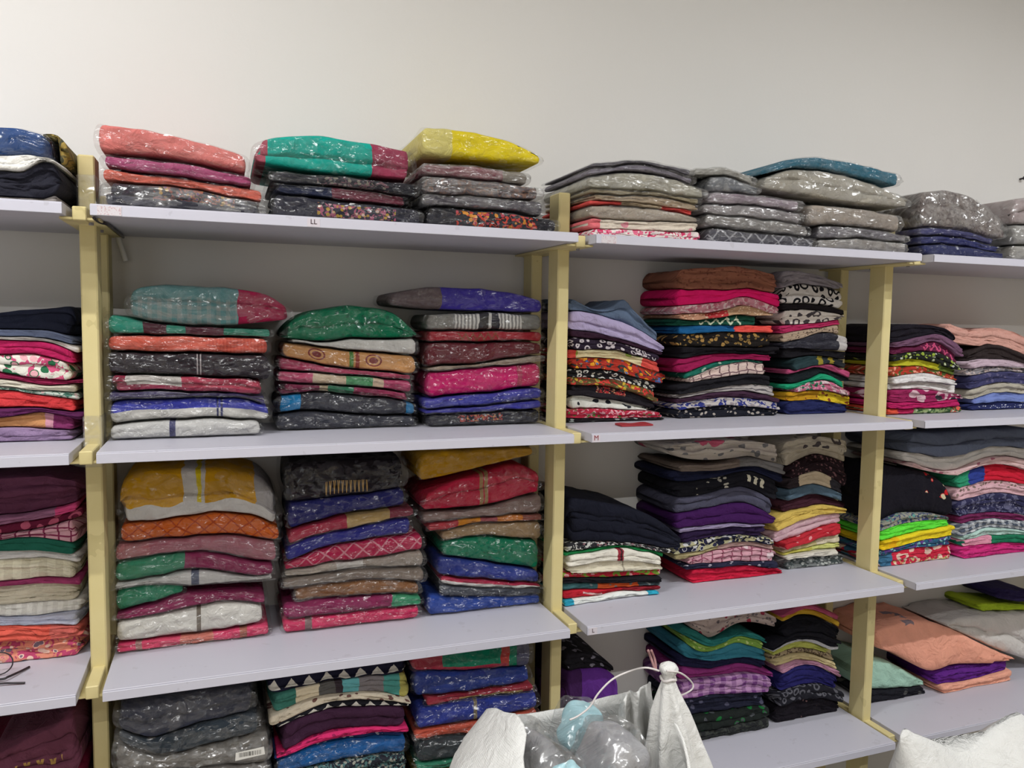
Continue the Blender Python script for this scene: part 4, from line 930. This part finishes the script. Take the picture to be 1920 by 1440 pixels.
pile(1, 3, 'right', '1530:1350', [
 ('black garment with pale flower', '1460:1330 1530:1312 1590:1322', c('#16121a', pat=[('floral', ['#16121a', '#8c6c6c'], 20, (.4, .7))])),
 ('black garment with grey feather print', '1458:1308 1530:1286 1590:1300', c('#1c1c24', pat=[('loops', ['#5c5c64'], 30)]), o_(l=2)),
 ('royal navy garment', '1464:1272 1520:1250 1586:1276', c('#22205c')),
 ('mauve pink garment', '1454:1256 1510:1240 1588:1264', c('#b08098')),
 ('cream yellow garment', '1450:1246 1510:1230 1582:1248', c('#c8b88c')),
 ('brown lace garment', '1450:1238 1510:1220 1578:1234', c('#9c8c70', pat=[('loops', ['#4c3c34'], 50)])),
 ('yellow lime garment', '1450:1230 1510:1206 1572:1226', c('#b0b45c')),
 ('black garment with white piping', '1448:1222 1510:1190 1592:1206', c('#1a1a22', hseg=(.25, '#b8b8bc'))),
 ('plain black garment', '1444:1188 1515:1158 1592:1184', c('#12121a')),
 ('golden yellow garment', '1446:1178 1520:1146 1586:1170', c('#d0a838')),
 ('rose pink garment', '1446:1166 1520:1138 1582:1156', c('#c05878'))])
# ---- right edge bay, fourth shelf
pile(2, 3, 'left', '1690:1312', [
 ('black garment', '1630:1302 1690:1298 1744:1292', c('#1a1a22', pat=[('spots', ['#4c4c4c'], 14)])),
 ('mint green garment', '1632:1238 1680:1248 1748:1286', c('#a4cab8'), o_(l=1, cr=.002))])
pile(2, 3, 'middle', '1830:1292', [
 ('peach garment lower sleeve', '1762:1290 1850:1272 1908:1254', c('#eca890'), o_(cr=.002)),
 ('purple garment', '1750:1268 1790:1258 1850:1250 1908:1236', c('#5c2480'), o_(cr=.003)),
 ('peach crumpled garment', '1642:1188 1690:1172 1730:1166 1780:1178 1840:1206 1904:1238', c('#eca48c', pat=[('floral', ['#8c7c84'], 16, (.19, .28, .9, 1.6))]), o_(b='1642:1216 1690:1232 1750:1262 1790:1252 1850:1248 1904:1242', cr=.012, l=1)),
 ('white crumpled garment', '1786:1178 1820:1166 1860:1162 1900:1160 1990:1158', c('#c8c4c0'), o_(b='1786:1182 1840:1204 1904:1232 1990:1258', cr=.008, l=2, dy=.02)),
 ('lime yellow garment', '1874:1143 1920:1148 1990:1152', c('#a8c030'), o_(dy=.05)),
 ('dark violet garment', '1904:1122 1940:1120 1990:1124', c('#2c2450'), o_(b='1904:1136 1940:1142 1990:1146', dy=.06))])
# ------------------------------------------------------------------ sacks and small things
def mat_sack():
    k = NT('white_woven_sack'); tc = k.n('ShaderNodeTexCoord').outputs['Object']
    a = k.noise(tc, 6, 4, 0.6).outputs['Fac']; col = k.mix(a, srgb('#d4d4d0'), srgb('#e6e6e4'))
    wv = k.n('ShaderNodeTexWave', Scale=160.0, Distortion=0.5); k.put(wv.inputs['Vector'], tc)
    wz = k.n('ShaderNodeTexWave', Scale=160.0, Distortion=0.5, _bands_direction='Z'); k.put(wz.inputs['Vector'], tc)
    cr = k.noise(tc, 26, 5, 0.6, 0.7).outputs['Fac']
    h = k.m2('ADD', k.m2('MULTIPLY', cr, 1.0), k.m2('MULTIPLY', k.m2('ADD', wv.outputs['Fac'], wz.outputs['Fac']), 0.02))
    bm = k.n('ShaderNodeBump', Strength=0.6, Distance=0.014); k.put(bm.inputs['Height'], h)
    return k.surf(k.bsdf(col, 0.55, Normal=bm.outputs[0], Specular_IOR_Level=0.35).outputs[0])
M_SACK = mat_sack(); M_TWINE = simple('white_twine', '#d8d2d0', 0.8); M_TAG = simple('brown_twine', '#a07878', 0.8)
M_BLACK = simple('black_plastic', '#2a2428', 0.35); M_LENS = mat_plastic('spectacle_lens', 0.0, '#ffffff', 1.6, 0.05)

def pillow(name, ctr, half, rz, tilt, mat, parent, seed, amp=0.012, e1=0.55, e2=0.5, nu=40, nv=24):
    R = Matrix.Rotation(rz, 4, 'Z') @ Matrix.Rotation(tilt, 4, 'Y'); V, F, N, Mx = [], [], [], []
    pw = lambda v, e: math.copysign(abs(v) ** e, v)
    for j in range(nv + 1):
        ph = -math.pi / 2 + math.pi * j / nv
        for i in range(nu):
            th = 2 * math.pi * i / nu
            p = Vector((half[0] * pw(math.cos(ph), e1) * pw(math.cos(th), e2), half[1] * pw(math.cos(ph), e1) * pw(math.sin(th), e2), half[2] * pw(math.sin(ph), e1)))
            d = p.normalized(); q = p * 14 + Vector((seed * 3.1, 0, 0))
            p = p + d * amp * (noise.noise(q) + 0.6 * abs(noise.noise(q * 2.3)) - 0.3)
            V.append(tuple(Vector(ctr) + R @ p)); N.append((i / nu, j / nv)); Mx.append((p.x + seed, p.y + p.z))
    for j in range(nv):
        for i in range(nu):
            a = j * nu + i; b = j * nu + (i + 1) % nu; F.append((a, b, b + nu, a + nu))
    o = mesh_obj(name, V, F, mat, parent, True); me = o.data
    li = np.empty(len(me.loops), dtype=np.int32); me.loops.foreach_get('vertex_index', li)
    for nm, src in (('n', N), ('m', Mx)):
        uv = me.uv_layers.new(name=nm); uv.data.foreach_set('uv', np.array(src, dtype=np.float32)[li].ravel())
    return o

# --- open white sack in front of the two full bays
SY = -0.34
def P(px, py, y=SY): return Vector(at_y(px, py, y))
cx = P(1085, 1440).x; cy = SY
rimL = P(972, 1352); knot = P(1242, 1258); zfront = P(1080, 1475).z; zback = P(1080, 1352, SY + 0.12).z
e = tag(empty('woven_sack', (cx, cy, 0)), 'open white woven sack filled with bagged grey clothes, one corner tied', 'sack')
nth, nz = 72, 40; V, F = [], []
def rim_h(th):
    c_, s_ = math.cos(th), math.sin(th)
    zl, zr = rimL.z, P(1215, 1330).z
    z = (zl if c_ < 0 else zr) * c_ * c_ + (zback if s_ > 0 else zfront) * s_ * s_
    return z + 0.010 * noise.noise(Vector((th * 3, 1.0, 7.0)))
for shell in (0, 1):
    for j in range(nz + 1):
        v = j / nz
        for i in range(nth):
            th = 2 * math.pi * i / nth; c_, s_ = math.cos(th), math.sin(th); zr = rim_h(th); z = 0.002 + (zr - 0.002) * v
            rx = 0.255 if c_ < 0 else 0.215; ry = 0.185
            bulge = (0.86 + 0.14 * math.sin(math.pi * min(1, v * 1.15))) if v < 0.8 else 1.0
            k = max(0.0, (z - (rimL.z - 0.24)) / 0.24); dl = max(0.0, rimL.z - z)
            rx2 = (cx - rimL.x) + 0.100 * min(1.0, dl / 0.085) + 0.045 * min(1.0, max(0.0, dl - 0.085) / 0.15) if c_ < 0 else rx * (1 - 0.30 * k)
            ry2 = ry * (1 - 0.12 * k); bulge = 1.0 if v > 0.5 else 0.9 + 0.1 * math.sin(math.pi * v)
            q = Vector((th * 2.5, z * 9, 3.0)); w_ = 1 + 0.03 * noise.noise(q) + 0.025 * abs(noise.noise(q * 2.7)) + 0.012 * math.sin(th * 9 + 4 * noise.noise(Vector((th, z * 5, 0))))
            sh = 1.0 if shell == 0 else 0.975
            V.append((cx + (abs(c_) ** 0.85) * math.copysign(1, c_) * rx2 * bulge * w_ * sh, cy + (abs(s_) ** 0.85) * math.copysign(1, s_) * ry2 * bulge * w_ * sh, z))
m_ = (nz + 1) * nth
for shell in (0, 1):
    for j in range(nz):
        for i in range(nth):
            a = shell * m_ + j * nth + i; b = shell * m_ + j * nth + (i + 1) % nth
            F.append((a, b, b + nth, a + nth) if shell == 0 else (a, a + nth, b + nth, b))
for i in range(nth):
    a = nz * nth + i; b = nz * nth + (i + 1) % nth; F.append((a, b, b + m_, a + m_))
F.append(tuple(range(nth))[::-1])
mesh_obj('sack_body', V, F, M_SACK, e, True)
# gathered corner rising to the knot
V, F = [], []; prof = [(1242, 1232, .004), (1241, 1238, .014), (1242, 1246, .0165), (1242, 1254, .0125), (1241, 1262, .0105), (1241, 1272, .014), (1242, 1290, .020),
                       (1246, 1320, .030), (1250, 1360, .041), (1254, 1400, .050), (1258, 1445, .060), (1262, 1500, .072), (1262, 1560, .085)]
PR = spline([(P(a, b).x, P(a, b).z, r) for a, b, r in prof], 4); nt = 64
for j, q in enumerate(PR):
    amp = min(1.0, max(0.0, (j - 18) / 10)); n0 = abs(math.sin(j * 0.3)) * 0.0
    for i in range(nt):
        th = 2 * math.pi * i / nt
        pl = 1 + (0.05 + 0.11 * amp) * math.sin(th * 7 + 1.2 * noise.noise(Vector((q.y * 9, 0, 0)))) + 0.10 * noise.noise(Vector((math.cos(th) * 2.2, math.sin(th) * 2.2, q.y * 16)))
        V.append((q.x + math.cos(th) * q.z * pl, cy - 0.02 + math.sin(th) * q.z * pl * 0.85, q.y))
for j in range(len(PR) - 1):
    for i in range(nt):
        a = j * nt + i; b = j * nt + (i + 1) % nt; F.append((a, a + nt, b + nt, b))
F.append(tuple(range(nt)))
mesh_obj('tied_corner', V, F, M_SACK, e, True)
top = spline([P(1224, 1282, SY + .02), P(1208, 1286, SY + .05), P(1194, 1298, SY + .03), P(1182, 1298, SY + .06), P(1170, 1312, SY + .04), P(1164, 1330, SY + .07)], 6)
bot = spline([P(1232, 1420, SY + .02), P(1214, 1420, SY + .06), P(1198, 1422, SY + .04), P(1184, 1420, SY + .07), P(1168, 1420, SY + .05), P(1158, 1420, SY + .08)], 6)
V, F = [], []; nr = 12
for sd_ in (0, 1):
    for a_, b_ in zip(top, bot):
        for j in range(nr + 1):
            q = a_.lerp(b_, j / nr); V.append((q.x + 0.004 * noise.noise(q * 40), q.y + 0.010 * noise.noise(q * 28) + 0.004 * sd_, q.z + 0.003 * noise.noise(q * 60)))
n1 = len(top) * (nr + 1)
for sd_ in (0, 1):
    for i in range(len(top) - 1):
        for j in range(nr):
            a_ = sd_ * n1 + i * (nr + 1) + j; F.append((a_, a_ + 1, a_ + nr + 2, a_ + nr + 1))
for i in range(len(top) - 1):
    a_ = i * (nr + 1); F.append((a_, a_ + nr + 1, a_ + nr + 1 + n1, a_ + n1))
mesh_obj('gathered_edge', V, F, M_SACK, e, True)
MB().tube(spline([P(1236, 1258, SY - .035), P(1210, 1252, SY - .03), P(1180, 1259), P(1148, 1274), P(1122, 1300), P(1106, 1325), P(1085, 1342), P(1068, 1350)], 6), 0.0016, 7).build('tie_string', M_TWINE, e, True)
MB().tube(spline([P(1250, 1258, SY - .035), P(1276, 1262, SY - .03), P(1296, 1278), P(1299, 1290), P(1288, 1299), P(1276, 1304)], 6), 0.0015, 7).build('tie_string', M_TWINE, e, True)
for dx in (0, 6):
    MB().tube(spline([P(1228 + dx * .3, 1256, SY - .03), P(1222 + dx, 1238), P(1215 + dx, 1219)], 5), 0.0022, 7).build('string_end', M_TAG, e, True)
MB().tube([tuple(P(1241, 1262, SY) + Vector((0.0125 * math.cos(a), -0.02 + 0.0115 * math.sin(a), 0.002 * math.sin(3 * a)))) for a in [2 * math.pi * i / 20 for i in range(21)]], 0.0024, 6, False).build('string_loop', M_TWINE, e, True)

def stuffed(label, px, py, y, half, rz, tilt, col, bag, seed):
    b = tag(empty('bagged_garment', tuple(P(px, py, y))), label, 'garment', 'bagged clothes inside the open sack')
    pillow('folded_fabric', P(px, py, y), half, rz, tilt, cloth(c(col)), b, seed, 0.010)
    pillow('plastic_bag', P(px, py, y), tuple(h + 0.010 for h in half), rz, tilt, bag, b, seed + 9, 0.016, 0.6, 0.55, 56, 34)
stuffed('bagged grey garment at the left in the open sack', 1004, 1430, SY + 0.02, (0.038, 0.070, 0.036), 0.1, -0.7, '#8c8c8e', M_MILK, 11)
stuffed('bagged pale blue garment sticking up in the open sack', 1086, 1366, SY + 0.085, (0.030, 0.034, 0.042), 0.3, 0.35, '#9cc0c8', M_MILK2, 12)
stuffed('bagged pale blue garment at the front of the open sack', 1066, 1458, SY - 0.085, (0.026, 0.020, 0.026), -0.2, -0.5, '#a4ccd4', M_MILK2, 13)
stuffed('bagged silver grey garment at the right in the open sack', 1146, 1424, SY - 0.04, (0.038, 0.060, 0.048), 0.1, 0.25, '#98989c', M_MILK, 14)

for i_, (fx, fy, hz, hx, cl_) in enumerate(((-0.085, 0.02, 0.065, 0.075, '#8a8a8e'), (0.0, 0.0, 0.075, 0.135, '#7c8088'), (0.0, 0.0, 0.075, 0.135, '#98989c'))):
    zc = (P(1080, 1440).z - 0.155) - (0 if i_ < 1 else 0.165 * i_)
    b = tag(empty('bagged_garment', (cx + fx, cy + fy, zc)), 'bagged grey garment deep inside the open sack, %s' % ('uppermost', 'in the middle', 'lowest one')[i_], 'garment', 'bagged clothes inside the open sack')
    pillow('folded_fabric', (cx + fx, cy + fy, zc), (hx - 0.012, 0.10, hz - 0.012), 0, 0, cloth(c(cl_)), b, 30 + i_, 0.006)
    pillow('plastic_bag', (cx + fx, cy + fy, zc), (hx, 0.112, hz), 0, 0, M_MILK, b, 40 + i_, 0.008)

# --- second sack, closed seam with two ears, at the right edge
y2 = -0.27
def Q(px, py): return Vector(at_y(px, py, y2))
sil = [(1688, 1378), (1694, 1368), (1712, 1374), (1750, 1389), (1800, 1408), (1822, 1397), (1860, 1366), (1890, 1344), (1906, 1335), (1930, 1352), (1990, 1400), (2060, 1420)]
SP = [Q(a, b) for a, b in sil]; xl, xr = SP[0].x, SP[-1].x; sf = pchip([p.x for p in SP], [p.z for p in SP])
cx2 = (xl + xr) / 2; rx2 = (xr - xl) / 2
e = tag(empty('woven_sack', (cx2, y2, 0)), 'white woven sack with pointed corners at the lower right edge', 'sack')
V, F = [], []; nth, nz = 96, 36
for j in range(nz + 1):
    v = j / nz
    for i in range(nth):
        th = 2 * math.pi * i / nth; c_, s_ = math.cos(th), math.sin(th)
        x = cx2 + rx2 * math.copysign(abs(c_) ** 0.8, c_) * (1 - 0.03 * (1 - v) ** 2)
        zt = sf(min(max(x, xl), xr)); z = 0.002 + (zt - 0.002) * v
        ry = 0.17 * (1 - v ** 5) ** 1.1 + 0.005
        q = Vector((th * 2.3, z * 8, 9.0)); w_ = 1 + 0.10 * noise.noise(q) + 0.06 * abs(noise.noise(q * 2.4))
        V.append((x, y2 + ry * math.copysign(abs(s_) ** 0.8, s_) * w_, z))
for j in range(nz):
    for i in range(nth):
        a = j * nth + i; b = j * nth + (i + 1) % nth; F.append((a, b, b + nth, a + nth))
F.append(tuple(range(nth))[::-1]); F.append(tuple(nz * nth + i for i in range(nth)))
mesh_obj('sack_body', V, F, M_SACK, e, True)

# --- spectacles on the left edge bay's third shelf
zs = ZS[2]
def G(px, py, dz=0.0): p = Vector(at_z(px, py, zs)); return p + Vector((0, 0, dz))
e = tag(empty('spectacles', tuple(G(-40, 1282))), 'dark framed spectacles lying on the shelf at the left edge', 'glasses')
MB().tube(spline([G(-70, 1284, .004), G(0, 1279, .005), G(16, 1275, .006), G(36, 1264, .004), G(55, 1253, .0025)], 6), 0.0021, 8).build('temple', M_BLACK, e, True)
MB().tube(spline([G(-64, 1296, .004), G(0, 1287, .005), G(24, 1285, .004), G(47, 1283, .0025)], 6), 0.0019, 8).build('temple', M_BLACK, e, True)
for k, (a, b) in enumerate(((-62, 1262), (-2, 1266))):
    ct = G(a, b, .021); ring = [ct + Vector((0.022 * math.cos(t), 0.006 * math.sin(t), 0.018 * math.sin(t))) for t in [2 * math.pi * i / 28 for i in range(29)]]
    MB().tube(ring, 0.0012, 6, False).build('rim', M_BLACK, e, True)
    mesh_obj('lens', [tuple(ct)] + [tuple(p) for p in ring[:-1]], [(0, i + 1, (i + 1) % 28 + 1) for i in range(28)], M_LENS, e, True)
MB().tube([G(-62, 1262, .021) + Vector((.022, 0, .004)), G(-2, 1266, .021) - Vector((.022, 0, -.004))], 0.0013, 6).build('bridge', M_BLACK, e, True)

# --- cable and cord under the top shelf, tag on the shelf marked M, nail, wraps on the upright
def at_under(px, py): return Vector(at_z(px, py, ZS[0] - BT)) - Vector((0, 0, 0.004))
tag(MB().tube(spline([at_under(176, 404), at_under(186, 412), at_under(200, 416), at_under(214, 426), at_under(231, 441)], 6), 0.0026, 8).build('black_cable', M_BLACK, None, True),
    'thin black cable running under the top shelf beside the left upright', 'cable')
ty = at_under(221, 441).y
tag(MB().tube(spline([at_y(219, 438, ty), at_y(224, 455, ty), at_y(231, 474, ty), at_y(236, 490, ty)], 6), 0.0052, 8).build('hanging_cord', M_HOUSE, None, True),
    'short white cord hanging under the top shelf near the left upright', 'cord')
p0 = at_z(1160, 799, ZS[1]); p1 = at_z(1218, 797, ZS[1])
t_ = MB(); pts = []
for i in range(13):
    u = i / 12; pts.append((p0[0] + (p1[0] - p0[0]) * u, 0.0015 + 0.001 * math.sin(u * 9)))
for x, dz in pts:
    for yy, dd in ((p0[1] - 0.016, 0.0), (p0[1] + 0.004, 0.0008), (p0[1] + 0.018, 0.001)): t_.v.append((x, yy, ZS[1] + dz + dd + 0.002)); t_.v.append((x, yy, ZS[1] + 0.0008))
for i in range(12):
    for j in range(2):
        a = i * 6 + j * 2; t_.f.append((a, a + 6, a + 8, a + 2)); t_.f.append((a + 1, a + 3, a + 9, a + 7))
    a = i * 6; t_.f.append((a, a + 1, a + 7, a + 6)); t_.f.append((a + 4, a + 10, a + 11, a + 5))
t_.f.append((0, 2, 4, 5, 3, 1)); k_ = 72; t_.f.append((k_, k_ + 1, k_ + 3, k_ + 5, k_ + 4, k_ + 2))
tag(t_.build('cloth_tag', simple('red_tag', '#9c2c34', 0.7), None), 'small red tag lying in front of the left pile, shelf marked M', 'tag')
pn = at_y(1912, 336, YWALL)
tag(MB().tube([(pn[0], YWALL, pn[2]), (pn[0], YWALL - 0.012, pn[2] + 0.001), (pn[0], YWALL - 0.014, pn[2] + 0.001)], [0.003, 0.003, 0.006], 8).build('wall_nail', M_BLACK), 'small dark nail in the wall above the right edge bay', 'nail')
upr = [o for o in COL.objects if o.get('label', '').endswith('left of the bagged clothes')][0]
for z0, z1 in ((ZS[1] - 0.045, ZS[1] + 0.05), (ZS[0] - 0.005, ZS[0] + 0.065)):
    MB().box(-0.0155, 0.0155, YPOST - POST_D - 0.002, YPOST + POST_D * 0.8 + 0.002, z0, z1, 0.003).build('tape_wrap', M_MILK, upr)
# barcode label on a bag in the fourth shelf
bg = [o for o in COL.objects if o.get('label', '').find('white barcode label') >= 0][0]
k = NT('barcode_print'); tc = k.n('ShaderNodeTexCoord').outputs['Generated']; sx = k.n('ShaderNodeSeparateXYZ'); k.put(sx.inputs[0], tc)
n1 = k.noise(k.m2('MULTIPLY', sx.outputs[0], 60.0), 1.0, 0).outputs['Fac']
inb = k.m2('MULTIPLY', k.m2('GREATER_THAN', sx.outputs[0], .12), k.m2('MULTIPLY', k.m2('LESS_THAN', sx.outputs[0], .88), k.m2('MULTIPLY', k.m2('GREATER_THAN', sx.outputs[2], .3), k.m2('LESS_THAN', sx.outputs[2], .75))))
colr = k.mix(k.m2('MULTIPLY', inb, k.m2('GREATER_THAN', n1, .5)), srgb('#d8d6d0'), srgb('#55524e'))
M_BAR = k.surf(k.bsdf(colr, 0.5).outputs[0])
q0, q1, q2, q3 = [Vector(at_y(a, b, 0.040)) for a, b in ((441, 1427), (497, 1414), (495, 1400), (442, 1412))]
mesh_obj('barcode_label', [tuple(q) for q in (q0, q1, q2, q3)] + [tuple(q + Vector((0, .0006, 0))) for q in (q0, q1, q2, q3)],
         [(0, 1, 2, 3), (7, 6, 5, 4), (0, 4, 5, 1), (1, 5, 6, 2), (2, 6, 7, 3), (3, 7, 4, 0)], M_BAR, bg)
